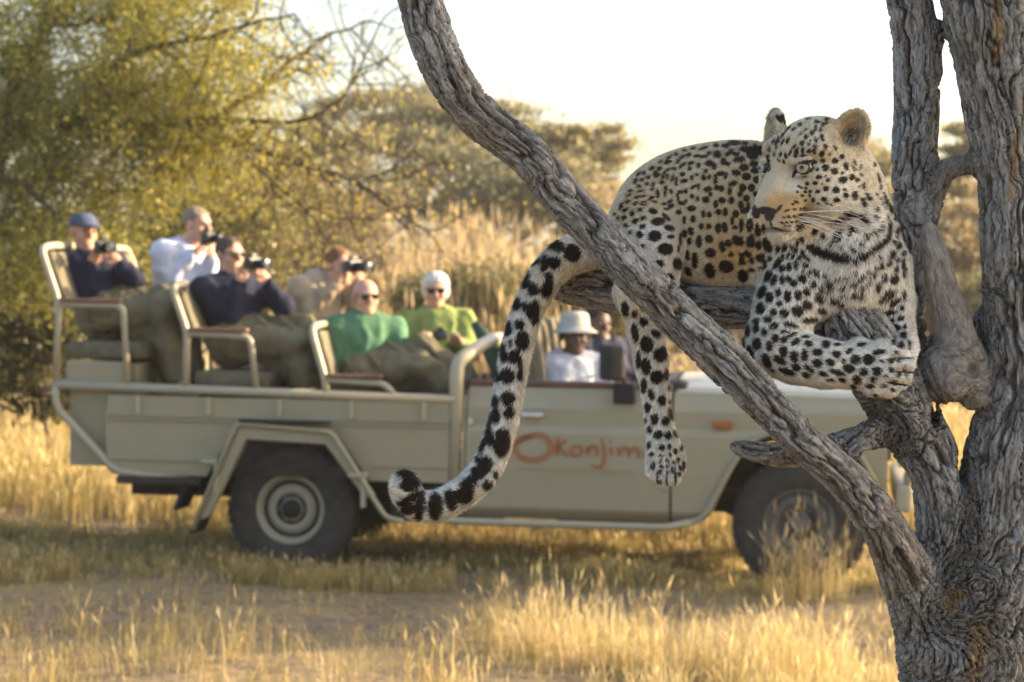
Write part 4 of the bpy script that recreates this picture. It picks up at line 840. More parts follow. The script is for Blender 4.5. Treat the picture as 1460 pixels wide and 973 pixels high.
# each limb: (px, py, depth offset, radius px)
LIMBS = {
 'diag': dict(k=.020, pts=[(498,-330,-.16,18),(540,-190,-.15,22),(575,-70,-.14,27),(598,0,-.13,31),(618,60,-.13,30),(645,119,-.13,29),(683,168,-.13,29),(722,198,-.13,29),(760,228,-.13,29),(802,279,-.13,29),(845,325,-.13,29.5),(888,372,-.13,30),(932,420,-.13,30),(966,455,-.13,31),(1005,490,-.13,31),(1043,525,-.13,31),(1074,558,-.13,30),(1098,582,-.13,29),(1146,632,-.13,30),(1204,683,-.12,29),(1247,733,-.10,33),(1277,784,-.08,36),(1301,835,-.05,41),(1322,890,-.02,48),(1345,960,0,56)]),
 'log': dict(k=.015, pts=[(796,398,.10,26),(815,402,.10,33),(860,408,.10,36),(920,420,.08,36),(990,434,.045,33),(1050,438,.02,31),(1110,448,.01,32),(1180,478,.01,36),(1240,520,.01,40)]),
 'fork': dict(k=.025, pts=[(1205,440,-.02,38),(1222,470,-.02,46),(1256,530,-.01,48),(1296,600,0,46),(1334,670,.0,38),(1348,745,.0,42),(1358,830,.0,60),(1366,930,.0,78)]),
 'upright': dict(k=.012, pts=[(1268,-330,.14,26),(1280,-180,.12,30),(1286,-60,.11,30),(1298,10,.10,32),(1307,70,.10,33),(1308,150,.10,31),(1304,220,.10,31),(1306,290,.10,32),(1299,370,.10,26),(1293,450,.10,26),(1290,540,.09,30),(1310,620,.05,34)]),
 'knob': dict(k=.006, pts=[(1328,100,.085,14),(1332,65,.08,11),(1336,40,.08,7)]),
 'bridge': dict(k=.016, pts=[(1308,300,.10,26),(1328,268,.09,21),(1350,244,.08,15),(1378,234,.07,14),(1410,232,.05,18)]),
 'trunk': dict(k=.030, pts=[(1340,-400,.06,58),(1372,-220,.05,66),(1398,-80,.04,68),(1412,0,.03,68),(1424,90,.02,62),(1438,170,.02,58),(1450,250,.02,54),(1452,330,.02,52),(1457,420,.02,53),(1462,500,.02,56),(1462,570,.02,62),(1452,640,.02,72),
           (1440,710,.02,74),(1425,790,.02,84),(1405,860,.02,90),(1386,930,.02,88),(1374,1010,.02,86),(1366,1120,.02,90),(1362,1300,.02,96),(1360,1500,.02,108),(1358,1700,.02,130),(1358,1960,.02,165)]),
 'stump': dict(k=.006, pts=[(1322,318,.0,5),(1328,345,.0,13),(1338,395,.0,19),(1352,445,.0,24),(1362,485,.0,30),(1368,520,.0,34)]),
 'stump_foot': dict(k=.014, pts=[(1340,532,.0,34),(1352,540,-.005,36),(1380,522,-.005,30),(1392,560,.0,26)]),
 'twig': dict(k=.010, pts=[(1046,634,-.06,9),(1060,641,-.06,13),(1095,648,-.06,16),(1140,648,-.05,18),(1195,636,-.04,18),(1240,622,-.03,20),(1290,605,-.01,22)]),
 'twig_fork': dict(k=.006, pts=[(1212,640,-.04,18),(1238,618,-.045,13),(1252,604,-.05,9),(1256,596,-.05,5)]),
 'stub': dict(k=.006, pts=[(1318,505,.06,17),(1330,492,.06,14),(1342,486,.06,8)]),
 'spur': dict(k=.012, pts=[(1375,500,.04,14),(1400,472,.04,17),(1430,440,.03,24)]),
 'burl': dict(k=.020, pts=[(1385,842,-.045,34),(1360,866,-.055,30)]),
}
def limb_samples():
    out = []
    for nm, L in LIMBS.items():
        rows = [(*LP(a, b, c), pr(r, c)) for a, b, c, r in L['pts']]
        out.append((nm, L['k'], catmull(rows, .018)))
    return out
def build_tree():
    S = limb_samples(); prims = []
    for nm, k, s in S:
        prims.append(Grp([Cap(s[i,:3], s[i+1,:3], s[i,3], s[i+1,3]) for i in range(len(s)-1)], k, .002))
    # hollows: the cleft between fork and trunk, the knot hole
    prims += [Ell(LP(1381,668,-.05), (pr(12), .09, pr(34)), k=.010, sub=True),
              Ell(LP(1330,592,-.02), (pr(8), .07, pr(20)), k=.010, sub=True),
              Ell(LP(1366,858,-.095), (pr(26), .030, pr(17)), k=.012, sub=True),
              Ell(LP(1388,530,-.042), (pr(7), .02, pr(10)), k=.006, sub=True)]
    V, F = sdf_mesh(prims, .0052); V = relax(V, F, 2, .5); N = vert_normals(V, F); uv = to_px(V); d0 = np.array((0, 0, CAM_H))-V
    ok = ((d0*N).sum(1) > -.25*np.linalg.norm(d0, axis=1)) & (uv[:, 0] > -80) & (uv[:, 0] < 1540) & (uv[:, 1] > -80) & (uv[:, 1] < 1053)
    V, Q, T3 = refine(V, F, ok[F].all(1)); F = all_tris(Q, T3); V = relax(V, F, 1, .4)
    # bark coordinates: position in the frame of the nearest limb, limbs blended
    n = len(V); W = np.zeros(n); B = np.zeros((n, 3)); smooth_w = np.zeros(n); TW = np.zeros(n)
    for li, (nm, k, s) in enumerate(S):
        c = s[:, :3]; L = np.concatenate(([0], np.cumsum(np.linalg.norm(np.diff(c, axis=0), axis=1))))
        T = np.gradient(c, axis=0); T /= np.linalg.norm(T, axis=1, keepdims=True)
        n0 = np.cross(T[0], (0, 1, 0)); n0 /= np.linalg.norm(n0); Ns = [n0]
        for i in range(1, len(c)):
            v = Ns[-1] - T[i]*(Ns[-1]@T[i]); Ns.append(v/np.linalg.norm(v))
        Ns = np.array(Ns); Bs = np.cross(T, Ns)
        lo, hi = c.min(0)-.2, c.max(0)+.2; m = np.where(((V > lo) & (V < hi)).all(1))[0]
        if not len(m): continue
        bd = np.full(len(m), 9.); bi = np.zeros(len(m), int)
        for i in range(len(c)):
            d = np.linalg.norm(V[m]-c[i], axis=1) - s[i,3]; u = d < bd; bd[u] = d[u]; bi[u] = i
        q = V[m]-c[bi]; w = np.exp(-np.maximum(bd, 0)/.010) + 1e-9
        co = np.stack(((q*Ns[bi]).sum(1), (q*Bs[bi]).sum(1), L[bi] + (q*T[bi]).sum(1)), 1) + li*np.array((.0, .37, 1.3))*0 + np.array((0, 0, li*.6))
        B[m] += co*w[:, None]; W[m] += w
        if nm in ('stump', 'stump_foot', 'bridge'): smooth_w[m] += w
        if nm in ('upright', 'bridge', 'knob'): TW[m] += w
    W = np.maximum(W, 1e-12); B /= W[:, None]; sw = smooth_w/W; TW = TW/W
    N = vert_normals(V, F)
    wrp = (fbm(V*18, 2, 40)-.5)[:, None]*np.array((.020, .020, .0)) + (fbm(V*45, 2, 45)-.5)[:, None]*np.array((.008, .008, .0))
    q = B + wrp
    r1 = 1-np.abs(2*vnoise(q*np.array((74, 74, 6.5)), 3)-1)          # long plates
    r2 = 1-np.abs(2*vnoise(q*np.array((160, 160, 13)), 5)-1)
    r3 = 1-np.abs(2*vnoise(q*np.array((100, 100, 50)), 9)-1)
    big = fbm(V*9, 2, 21)-.5
    fur = np.clip((r1-.80)/.16, 0, 1)**1.2*.0088 + np.clip((r2-.76)/.20, 0, 1)*.0048 + np.clip((r3-.84)/.14, 0, 1)*.0035
    disp = .0015+.008*big + .0035*(vnoise(q*np.array((40, 40, 6)), 31)-.5)*2 - fur*(1-.72*sw)
    V2 = V + N*disp[:, None]
    t = NT('weathered_bark'); bc = t.attr('bark').outputs['Vector']; ob = t.obj()
    mp = t.new('ShaderNodeVectorMath', operation='MULTIPLY', ); t.set(mp.inputs[0], bc); mp.inputs[1].default_value = (1, 1, .11); v = mp.outputs[0]
    wob = t.new('ShaderNodeVectorMath', operation='MULTIPLY_ADD'); nz = t.new('ShaderNodeTexNoise', {'Scale': 30, 'Detail': 2}); t.set(nz.inputs['Vector'], ob)
    t.set(wob.inputs[0], nz.outputs['Color']); wob.inputs[1].default_value = (.02, .02, .004); t.set(wob.inputs[2], v); v = wob.outputs[0]
    fine = t.noise(330, v, 5, .7); mid = t.noise(130, v, 5, .65); patch = t.noise(7, ob, 3); speck = t.noise(420, ob, 3, .7)
    c0 = t.ramp(mid, [(.36, (.095, .088, .080)), (.47, (.30, .282, .258)), (.58, (.42, .40, .37)), (.70, (.60, .58, .55))])
    c1 = t.mix(t.math('MULTIPLY', t.maprange(patch, .45, .7), .6), c0, t.ramp(mid, [(.36, (.09, .066, .046)), (.5, (.26, .205, .15)), (.68, (.42, .35, .275))]))       # browner patches
    c1 = t.mix(t.math('MULTIPLY', t.maprange(fine, .56, .72), .55), c1, (.42, .40, .37))                               # silvery fibres
    c1 = t.mix(t.math('MULTIPLY', t.attr('silver').outputs['Fac'], t.maprange(t.noise(330, v, 4, .7), .5, .62)), c1, (.47, .47, .48))
    c1 = t.mix(t.math('MULTIPLY', t.attr('smooth').outputs['Fac'], .55), c1, t.ramp(t.noise(60, v, 3), [(.3, (.24, .20, .155)), (.7, (.40, .355, .30))]))
    c1 = t.mix(t.attr('scar').outputs['Fac'], c1, t.ramp(mid, [(.3, (.33, .20, .09)), (.7, (.50, .34, .18))]))        # bare tan wood
    c1 = t.mix(t.math('MULTIPLY', t.attr('inner').outputs['Fac'], .8), c1, t.ramp(fine, [(.3, (.045, .034, .026)), (.7, (.11, .085, .062))]))   # darker brown inside the fissures, for contrast
    t.base(c1, .88, .18)
    h = t.math('ADD', t.math('MULTIPLY', fine, .6), t.math('ADD', mid, t.math('MULTIPLY', speck, .25)))
    t.bump(h, 1.0, .009)
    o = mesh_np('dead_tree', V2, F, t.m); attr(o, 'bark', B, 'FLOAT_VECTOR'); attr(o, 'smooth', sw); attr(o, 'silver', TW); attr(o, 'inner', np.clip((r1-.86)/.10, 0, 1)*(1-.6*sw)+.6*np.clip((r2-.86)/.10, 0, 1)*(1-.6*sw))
    uv = to_px(V2); sc = np.zeros(n)
    for x0, y0, x1, y1, w in ((1424,-20,1421,88,7.5),(1449,190,1441,285,6.5),(1388,690,1380,740,5),(1400,900,1388,960,14),(1352,866,1366,852,13)):
        a = np.array((x0, y0)); b = np.array((x1, y1)); ba = b-a; tt = np.clip(((uv-a)@ba)/(ba@ba), 0, 1); d = np.linalg.norm(uv-a-tt[:, None]*ba, axis=1)
        sc = np.maximum(sc, np.clip((w + (fbm(V*70, 2, 3)-.5)*9 - d)/3, 0, 1)*(N[:, 1] < 0)*.8)
    attr(o, 'scar', sc)
    tag(o, 'gnarled grey dead tree with deeply furrowed bark and forking bare branches, leopard resting in it', 'tree')
    return o
tree_o = build_tree()
# ================================================================== the leopard
LSC = TD/FPX                                  # metres per photograph pixel at the leopard
HY = R(42); HO = LP(1156, 236, -.075)         # head yaw from the camera direction, head origin (between the eyes)
_t = np.array((0, 0, CAM_H))-HO; _t /= np.linalg.norm(_t); _r = np.cross((0, 0, 1.), _t); _r /= np.linalg.norm(_r); HU = np.cross(_t, _r)   # towards the viewer, right, up
HF = _t*math.cos(HY) - _r*math.sin(HY); HS = _r*math.cos(HY) + _t*math.sin(HY)
HM = np.stack((HF, HS, HU), 1)
def H(f, s, u): return HO + LSC*(HF*f + HS*s + HU*u)
def hell(f, s, u, rf, rs, ru, k=12, sub=False, M=None): return Ell(H(f, s, u), np.array((rf, rs, ru))*LSC, HM if M is None else M, k*LSC, sub)
def hcap(a, b, ra, rb, k=12, sub=False): return Cap(H(*a), H(*b), ra*LSC, rb*LSC, k*LSC, sub)
def axes(x, z):
    x = x/np.linalg.norm(x); y = np.cross(z, x); y /= np.linalg.norm(y); return np.stack((x, y, np.cross(x, y)), 1)
EAR = {1: (H(-28, 48, 45), axes(HF*.72 + HS*.66 + HU*.12, HU*.90 + HS*.34 - HF*.22)), -1: (H(-22, -88, 47), axes(HF*.88 - HS*.46 + HU*.10, HU*.90 - HS*.42 - HF*.20))}
def limb(pts, k=14):
    return [Grp([Cap(LP(*a[:3]), LP(*b[:3]), pr(a[3]), pr(b[3])) for a, b in zip(pts[:-1], pts[1:])], k*LSC, 5*LSC)]
def leopard_prims():
    p = []
    # trunk of the body: hips, ribcage, shoulders, chest
    p += [Ell(LP(962, 312, .13), np.array((92, 92, 88))*LSC, k=.02), Ell(LP(1012, 311, .10), np.array((98, 90, 106))*LSC, k=.05), Ell(LP(1068, 305, .06), np.array((92, 88, 102))*LSC, k=.05),
          Ell(LP(1040, 352, .055), np.array((80, 70, 60))*LSC, k=.04), Ell(LP(1122, 330, .02), np.array((70, 84, 92))*LSC, k=.04)]
    p += limb([(1190, 282, .0, 52), (1194, 330, .0, 74), (1196, 372, .0, 82)], 26)
    p += [Ell(LP(1230, 395, .01), np.array((56, 62, 60))*LSC, k=.025), Ell(LP(1154, 402, -.005), np.array((58, 58, 60))*LSC, k=.025)]
    # scruff and ruff
    p += limb([(1206, 236, -.0, 36), (1226, 290, .0, 42), (1244, 350, .01, 40)], 18)
    # near thigh, shank and hanging paw
    p += limb([(922, 316, .015, 54), (930, 352, -.018, 46), (926, 400, -.018, 40), (905, 418, .01, 30)], 4)
    p += limb([(905, 418, .02, 27), (920, 465, .02, 26), (929, 520, .02, 24), (935, 560, .02, 19.5), (940, 600, .02, 19), (945, 632, .02, 22)], 10)
    p += [Ell(LP(946, 650, .012), np.array((25, 22, 30))*LSC, k=.012)]
    for x, y, z, r in ((932, 668, .008, 11), (945, 676, -.002, 12), (959, 677, -.002, 12), (968, 664, .008, 10)):
        p += [Cap(LP(x-1, y-22, z+.012), LP(x, y+3, z), pr(r*.9), pr(r), 2.5*LSC)]
    # far thigh on the other side of the log
    p += limb([(965, 340, .2, 60), (1000, 380, .23, 42), (1040, 400, .24, 24), (1075, 410, .22, 20)], 16)
    # near foreleg folded over the branch
    p += limb([(1136, 385, -.03, 50), (1120, 440, -.05, 45), (1103, 492, -.06, 40)], 12)
    p += limb([(1102, 494, -.06, 40), (1135, 510, -.075, 37), (1175, 519, -.085, 34), (1212, 522, -.085, 31), (1236, 524, -.085, 32)], 12)
    p += [Ell(LP(1258, 524, -.088), np.array((40, 34, 37))*LSC, axes(np.array((1, 0, -.12)), np.array((0, 0, 1.))), k=.012)]
    for x, y, z, r in ((1282, 500, -.088, 14), (1288, 520, -.10, 15), (1283, 540, -.10, 15), (1268, 554, -.095, 13)):
        p += [Cap(LP(x-26, y-2, z-.006), LP(x, y, z), pr(r), pr(r), 2.5*LSC)]
    for x, y, z in ((1288, 511, -.112), (1289, 530.5, -.116), (1280, 547.5, -.112)): p += [Cap(LP(x-20, y-1, z-.010), LP(x+12, y, z+.006), pr(4), pr(4.6), 3*LSC, True)]
    p += [Ell(LP(1224, 492, -.085), np.array((15, 14, 11))*LSC, k=.008)]
    # far foreleg
    p += limb([(1262, 385, .0, 40), (1280, 430, .0, 25), (1284, 465, -.01, 20), (1288, 495, -.03, 20), (1284, 512, -.05, 20)], 12)
    # tail
    tl = [(905,345,.14,34),(870,350,.10,31),(835,358,.05,28),(806,368,.03,27),(780,392,.03,24.5),(762,422,.03,22),(748,455,.03,21.5),(735,505,.03,21.5),(727,550,.03,20.5),(719,595,.03,20),(706,640,.03,20.5),(688,676,.03,21),(660,703,.03,21),(628,721,.03,21.5),(600,722,.03,21),(582,706,.025,21),(577,690,.02,19.5)]
    s = catmull([(*LP(a, b, c), pr(r)) for a, b, c, r in tl], .02)
    p += [Grp([Cap(s[i,:3], s[i+1,:3], s[i,3], s[i+1,3]) for i in range(len(s)-1)], .02, .002)]
    # ---- head
    p += [hell(-14, 0, 6, 72, 59, 61, 16), hell(-50, 0, -30, 60, 58, 62, 30), hell(4, 35, -36, 42, 31, 39, 14), hell(4, -35, -36, 42, 31, 39, 14)]
    p += [hcap((34, 0, 18), (88, 0, -50), 25, 17, 12), hcap((44, 14, -34), (74, 15, -68), 22, 20, 10), hcap((44, -14, -34), (74, -15, -68), 22, 20, 10)]
    for sd in (1, -1):
        p += [hell(78, 17*sd, -72, 23, 20, 18, 6), hell(30, 31*sd, 21, 24, 22, 13, 14), hell(30, 44*sd, -18, 22, 17, 16, 10)]
    p += [hell(94, 0, -62, 10, 16, 9, 6), hell(66, 0, -91, 13, 14, 9, 6), hcap((60, 0, -86), (0, 0, -66), 14, 32, 12)]
    for sd in (1, -1):                                                  # eye sockets
        p += [hell(63, 36*sd, -3, 16, 16, 10, 4, True)]
        p += [hcap((56, (46 if sd > 0 else 40)*sd, 6.5), (66, 25*sd, 5.5), 6 if sd > 0 else 4, 5 if sd > 0 else 4, 3), hcap((55, 44*sd, -11), (64, 29*sd, -12.5), 3.6, 3.4, 3)]
        p += [hell(103, 9*sd, -64, 4, 3.2, 2.6, 2, True)]               # nostrils
    p += [hell(88, 0, -87, 22, 30, 2.6, 3, True)]                        # mouth line
    for sd in (1, -1):                                                  # ears: cupped shells
        A = EAR[sd][1]
        c = EAR[sd][0]
        p += [Ell(c, np.array((12, 25 if sd > 0 else 28, 34 if sd > 0 else 38))*LSC, A, 8*LSC), Ell(c + A[:, 0]*LSC*11 + A[:, 2]*LSC*3, np.array((15, 18 if sd > 0 else 21, 25.5))*LSC, A, 3*LSC, True)]
    return p
class Spots:
    """signed distance (in photo pixels) to the nearest spot or painted crease edge, negative inside"""
    def __init__(s, V, N, F):
        s.bvh = BVHTree.FromPolygons([tuple(v) for v in V.tolist()], [tuple(f) for f in F.tolist()]); s.L = []
        for ox, oy, sc, L in SPOTS_AND_CREASES:
            for e in L:
                a = R(e[4] if len(e) > 4 else 0); px, py = ox+e[0]/sc, oy+e[1]/sc
                hit = s.bvh.ray_cast(Vector((0, 0, CAM_H)), ray(px, py).normalized())
                if hit[0] is not None: s.L.append((px, py, e[2]/sc, e[3]/sc, a, hit[0].y))
        back = np.where(s.facing(V, N) < -.05)[0]; rng.shuffle(back); s.back = []
        for i in back[:5000]:
            if not s.back or (((np.array(s.back)-V[i])**2).sum(1) > .038**2).all(): s.back.append(V[i])
            if len(s.back) > 400: break
        s.brad = rng.uniform(8, 13, len(s.back))
    @staticmethod
    def facing(V, N):
        q = np.array((0, 0, CAM_H))-V; return (q*N).sum(1)/np.linalg.norm(q, axis=1)
    def __call__(s, V, N):
        uv = to_px(V); dep = V[:, 1]; D = np.full(len(V), 40.0); G = 20
        gx = (uv//G).astype(int); order = np.lexsort((gx[:, 1], gx[:, 0])); g = gx[order]; br = np.flatnonzero((np.diff(g, axis=0) != 0).any(1))+1
        cell = {tuple(gx[q[0]]): q for q in np.split(order, br)}; fc = s.facing(V, N)
        for px, py, rx, ry, a, hy in s.L:
            m = max(rx, ry)+9
            ids = [cell[(i, j)] for i in range(int((px-m)//G), int((px+m)//G)+1) for j in range(int((py-m)//G), int((py+m)//G)+1) if (i, j) in cell]
            if not ids: continue
            ids = np.concatenate(ids); ids = ids[(fc[ids] > -.1) & (np.abs(dep[ids]-hy) < .055)]
            d = uv[ids]-(px, py); u = d[:, 0]*math.cos(a)+d[:, 1]*math.sin(a); v = -d[:, 0]*math.sin(a)+d[:, 1]*math.cos(a)
            k0 = np.sqrt((u/rx)**2+(v/ry)**2); k1 = np.sqrt((u/rx**2)**2+(v/ry**2)**2)+1e-9
            D[ids] = np.minimum(D[ids], k0*(k0-1)/k1)
        bk = np.where(fc < 0)[0]; VB = V[bk]; DB = D[bk]
        for c, r in zip(s.back, s.brad):
            m = np.abs(VB[:, 0]-c[0]) < .03; d = np.linalg.norm(VB[m]-c, axis=1)/LSC - r; DB[m] = np.minimum(DB[m], d)
        D[bk] = DB
        return D
def build_leopard():
    root = empty('leopard', LP(1010, 425, .08))
    inv = Vector(root.location)
    V, F = sdf_mesh(leopard_prims(), .0037); V = relax(V, F, 1, .4); N = vert_normals(V, F); spots = Spots(V, N, F)
    V, Q, T3 = refine(V, F, (Spots.facing(V, N) > -.2)[F].all(1)); F = all_tris(Q, T3); V = relax(V, F, 1, .4); N = vert_normals(V, F)
    def coat_of(V, N):
        D = spots(V, N); uv = to_px(V); head = (uv[:, 1] < 330) & (uv[:, 0] > 1060) & (V[:, 1] < TD-.02)
        def blob(x, y, rx, ry, soft=.5): q = np.sqrt(((uv[:, 0]-x)/rx)**2 + ((uv[:, 1]-y)/ry)**2); return np.clip((1+soft-q)/soft, 0, 1)
        tw = .33 + .16*blob(1010, 270, 110, 75, .8) + .30*blob(1045, 372, 26, 20, 1.) + .14*blob(1160, 190, 60, 30, .6) + .50*blob(1136, 296, 30, 14, .9)*head + .45*blob(1160, 338, 22, 12, .7) + .25*blob(1210, 175, 30, 30, .4) + .08*blob(1096, 284, 12, 14, .8)*head + .12*blob(1106, 262, 14, 34, .6)*head
        tw = tw - .6*blob(1215, 400, 75, 60, .7) - .7*blob(1125, 334, 24, 10, .5) - .35*blob(1250, 520, 60, 40, .8) - .3*blob(1110, 480, 60, 60, 1.) - .34*blob(950, 600, 40, 110, .5) - .30*blob(930, 370, 50, 50, .8) - .3*blob(690, 600, 150, 160, .6) - .3*blob(1220, 325, 60, 30, .8) - .25*blob(1190, 285, 26, 20, .8) - .2*blob(1125, 260, 14, 12, .6)
        tw = np.clip(tw + .16*(fbm(V*14, 3, 5)-.5)*2, 0, 1)
        D = D-np.where(head, .42, np.where(uv[:, 0] < 850, .9, np.where((uv[:, 0] > 1055) | (uv[:, 1] > 430), .7, -.15))); br = blob(1100, 275, 15, 38, .5)*head; D = np.where(br > .4, np.maximum(D, 3), D)
        nD = np.full(len(V), 40.); m = V[:, 1] < TD-.03
        for (x, y, rx, ry, a) in NOSE:
            a = R(a); du = uv[:, 0]-x; dv = uv[:, 1]-y; u = du*math.cos(a)+dv*math.sin(a); v = -du*math.sin(a)+dv*math.cos(a)
            k0 = np.sqrt((u/rx)**2+(v/ry)**2); k1 = np.sqrt((u/rx**2)**2+(v/ry**2)**2)+1e-9; nD = np.minimum(nD, np.where(m, k0*(k0-1)/k1, 40))
        tw = np.clip(tw + (.08 + .30*np.exp(-np.maximum(D, 0)/2.6))*blob(1000, 300, 110, 90, .3)*(V[:, 1] > TD-.06), 0, 1)
        D = np.minimum(D, nD); ear = np.zeros(len(V))
        for sd in (1, -1):
            A = EAR[sd][1]; q = (V-EAR[sd][0])@A/LSC
            ins = (np.abs(q[:, 1]) < 24) & (np.abs(q[:, 2]) < 33) & (q[:, 0] > -8)
            ear = np.maximum(ear, ins*np.clip(1.45-1.35*np.sqrt(((q[:, 1]-2)/17)**2+((q[:, 2]+6)/20)**2), 0, 1))
            near = (np.abs(q[:, 0]) < 22) & (np.abs(q[:, 1]) < 34) & (np.abs(q[:, 2]) < 44); D = np.where(near & (q[:, 2] > -18), np.maximum(D, 6), D)
            if sd < 0: D = np.where(near & ((((uv[:, 0]-1119)*.94+(uv[:, 1]-173)*.34)/13)**2+((-(uv[:, 0]-1119)*.34+(uv[:, 1]-173)*.94)/6.5)**2 < 1), -3, D)
            D = np.where((q[:, 0] < -5) & (q[:, 0] > -16) & ((q[:, 1]/28)**2+(q[:, 2]/37)**2 < 1) & (np.abs(q[:, 2]-2) < 17), -4, D)
        return D, tw, ear, nD
    D, tawny, earin, noseD = coat_of(V, N); uv = to_px(V)
    t = NT('leopard_fur'); ob = t.obj()
    nz = t.math('MULTIPLY', t.math('SUBTRACT', t.noise(320, ob, 3, .7), .5), 4.0); d = t.math('ADD', t.attr('spot').outputs['Fac'], nz)
    dark = t.maprange(d, -.9, 1.1, 1., 0.)
    coat = t.ramp(t.math('ADD', t.attr('tawny').outputs['Fac'], t.math('MULTIPLY', t.math('SUBTRACT', t.noise(160, ob, 4, .7), .5), .35)),
                  [(.05, (.66, .615, .53)), (.38, (.565, .475, .345)), (.7, (.47, .36, .21)), (1., (.42, .265, .11))])
    coat = t.mix(t.math('MULTIPLY', t.attr('ear').outputs['Fac'], t.maprange(t.noise(140, ob, 3), .35, .6)), coat, (.055, .045, .035))
    spotc = t.ramp(t.noise(120, ob, 3), [(.3, (.022, .016, .012)), (.7, (.055, .038, .026))])
    col = t.mix(dark, coat, spotc)
    t.base(col, .85, .18); t.b.inputs['Sheen Weight'].default_value = .12; t.b.inputs['Sheen Roughness'].default_value = .5
    t.bump(t.math('ADD', t.noise(420, ob, 4, .75), t.math('MULTIPLY', t.noise(90, ob, 3), .6)), .35, .004)
    body = mesh_np('body', V-np.array(inv), F, t.m, root); attr(body, 'spot', D); attr(body, 'tawny', tawny); attr(body, 'ear', earin)
    # ---- eyes
    e = NT('leopard_eye'); oc = e.obj(); sx = e.new('ShaderNodeSeparateXYZ'); e.set(sx.inputs[0], oc)
    rr = e.math('SQRT', e.math('ADD', e.math('POWER', sx.outputs[1], 2.), e.math('POWER', sx.outputs[2], 2.)))
    ray_n = e.noise(900, oc, 2); c = e.ramp(e.math('ADD', e.math('DIVIDE', rr, .0152), e.math('MULTIPLY', e.math('SUBTRACT', ray_n, .5), .06)),
        [(0, (.004, .004, .004)), (.14, (.006, .006, .005)), (.22, (.20, .19, .12)), (.46, (.36, .37, .29)), (.60, (.26, .26, .20)), (.67, (.02, .017, .012)), (1, (.02, .015, .012))])
    c.node.color_ramp.interpolation = 'LINEAR'
    e.base(c, .10, .5)
    for sd in (1, -1):
        bm = bmesh.new(); bmesh.ops.create_uvsphere(bm, u_segments=40, v_segments=24, radius=.0152); me = bpy.data.meshes.new('eye'); bm.to_mesh(me); bm.free()
        me.polygons.foreach_set('use_smooth', [True]*len(me.polygons)); me.materials.append(e.m); eo = link(bpy.data.objects.new('eye', me), root)
        g = Vector(HF*.93 + HS*.26*sd + HU*.03 + np.array((.10, -.22, 0))*(sd > 0)).normalized()
        eo.rotation_euler = g.to_track_quat('X', 'Z').to_euler(); eo.location = Vector(H(51.5, 34.5*sd, -3)) - inv
    # ---- whiskers, one by one
    wm = simple('whisker', (.85, .84, .80), .35, .4)
    wr = random.Random(5)
    for sd in (1, -1):
        for k in range(9):
            u0 = -64-4.5*(k % 4); f0 = 70-6*(k//4)-wr.uniform(0, 5); a = H(f0, 34*sd*(.96), u0)
            L = wr.uniform(62, 105); dr = HS*sd*.80 - HF*wr.uniform(.35, .75) + HU*wr.uniform(-.30, .10); dr /= np.linalg.norm(dr)
            pts = [Vector(a + LSC*(dr*L*s - HU*s*s*wr.uniform(4, 16))) - inv for s in (0, .25, .5, .75, 1)]
            MB().tube(pts, [.00050, .00045, .00038, .00028, .00012], 5).build('whisker', wm, root)
    # ---- fur: short hairs lying along the body
    tri = F; A = V[tri[:, 0]]; ar = np.linalg.norm(np.cross(V[tri[:, 1]]-A, V[tri[:, 2]]-A), axis=1); fz = N[tri[:, 0]][:, 1]
    wgt = ar*np.where(fz > .35, .22, 1.); n = 460000
    ti = rng.choice(len(tri), n, p=wgt/wgt.sum()); u = rng.random((n, 2)); sw = u.sum(1) > 1; u[sw] = 1-u[sw]; w3 = np.stack((1-u.sum(1), u[:, 0], u[:, 1]), 1)
    ip = lambda arr: (arr[tri[ti]]*(w3 if arr.ndim == 1 else w3[:, :, None])).sum(1)
    p = ip(V); nn = ip(N); nn /= np.linalg.norm(nn, axis=1, keepdims=True); sp, tw, er, nD = coat_of(p, nn); q = to_px(p)
    lh = (p-HO)@HM/LSC
    # flow field: downwards and backwards; on the head away from the nose; on the tail and legs along them
    flow = np.tile(np.array((-.25, .1, -1.)), (n, 1))
    tor = np.clip((1090-q[:, 0])/60, 0, 1)*(q[:, 1] < 420); flow = flow*(1-tor[:, None]) + tor[:, None]*np.array((-1, .5, -.45))
    hd = (np.linalg.norm(lh-np.array((0, 0, -15)), axis=1) < 120) & (q[:, 1] < 330)
    flow[hd] = (p-H(105, 0, -50))[hd]/np.linalg.norm((p-H(105, 0, -50))[hd], axis=1, keepdims=True)
    fl = (q[:, 1] > 470) & (q[:, 0] > 1080); flow[fl] = (1, 0, -.25)
    tt = (q[:, 0] < 800); flow[tt] = (-.35, 0, -1); t2 = tt & (q[:, 1] > 690); flow[t2] = (-1, 0, .1)
    flow += rng.normal(0, .30, (n, 3)); flow -= nn*(flow*nn).sum(1, keepdims=True); flow /= np.linalg.norm(flow, axis=1, keepdims=True)
    ln = .0105*(.5+.9*rng.random(n)); bl = lambda x, y, rx, ry: np.clip(1.4-np.sqrt(((q[:, 0]-x)/rx)**2+((q[:, 1]-y)/ry)**2), 0, 1)
    ln *= 1 + 1.1*bl(1215, 400, 70, 55) + .9*bl(1235, 325, 50, 40) + .5*bl(1120, 340, 20, 10) + .5*tt + .7*er + .9*bl(1090, 190, 18, 30) - .5*bl(1110, 265, 50, 75) - .35*bl(1180, 250, 60, 60) - .45*bl(1000, 300, 95, 95)
    lift = (.22+.30*rng.random(n))[:, None]; dirv = flow*(1-lift) + nn*lift
    wd = np.cross(dirv, nn); wd /= np.linalg.norm(wd, axis=1, keepdims=True)+1e-9; hw = (.00046+.00030*rng.random(n))[:, None]
    b = p - nn*.0006; midp = b + dirv*ln[:, None]*.55 + nn*ln[:, None]*.05; tip = b + (dirv*.92 - nn*.10)*ln[:, None]
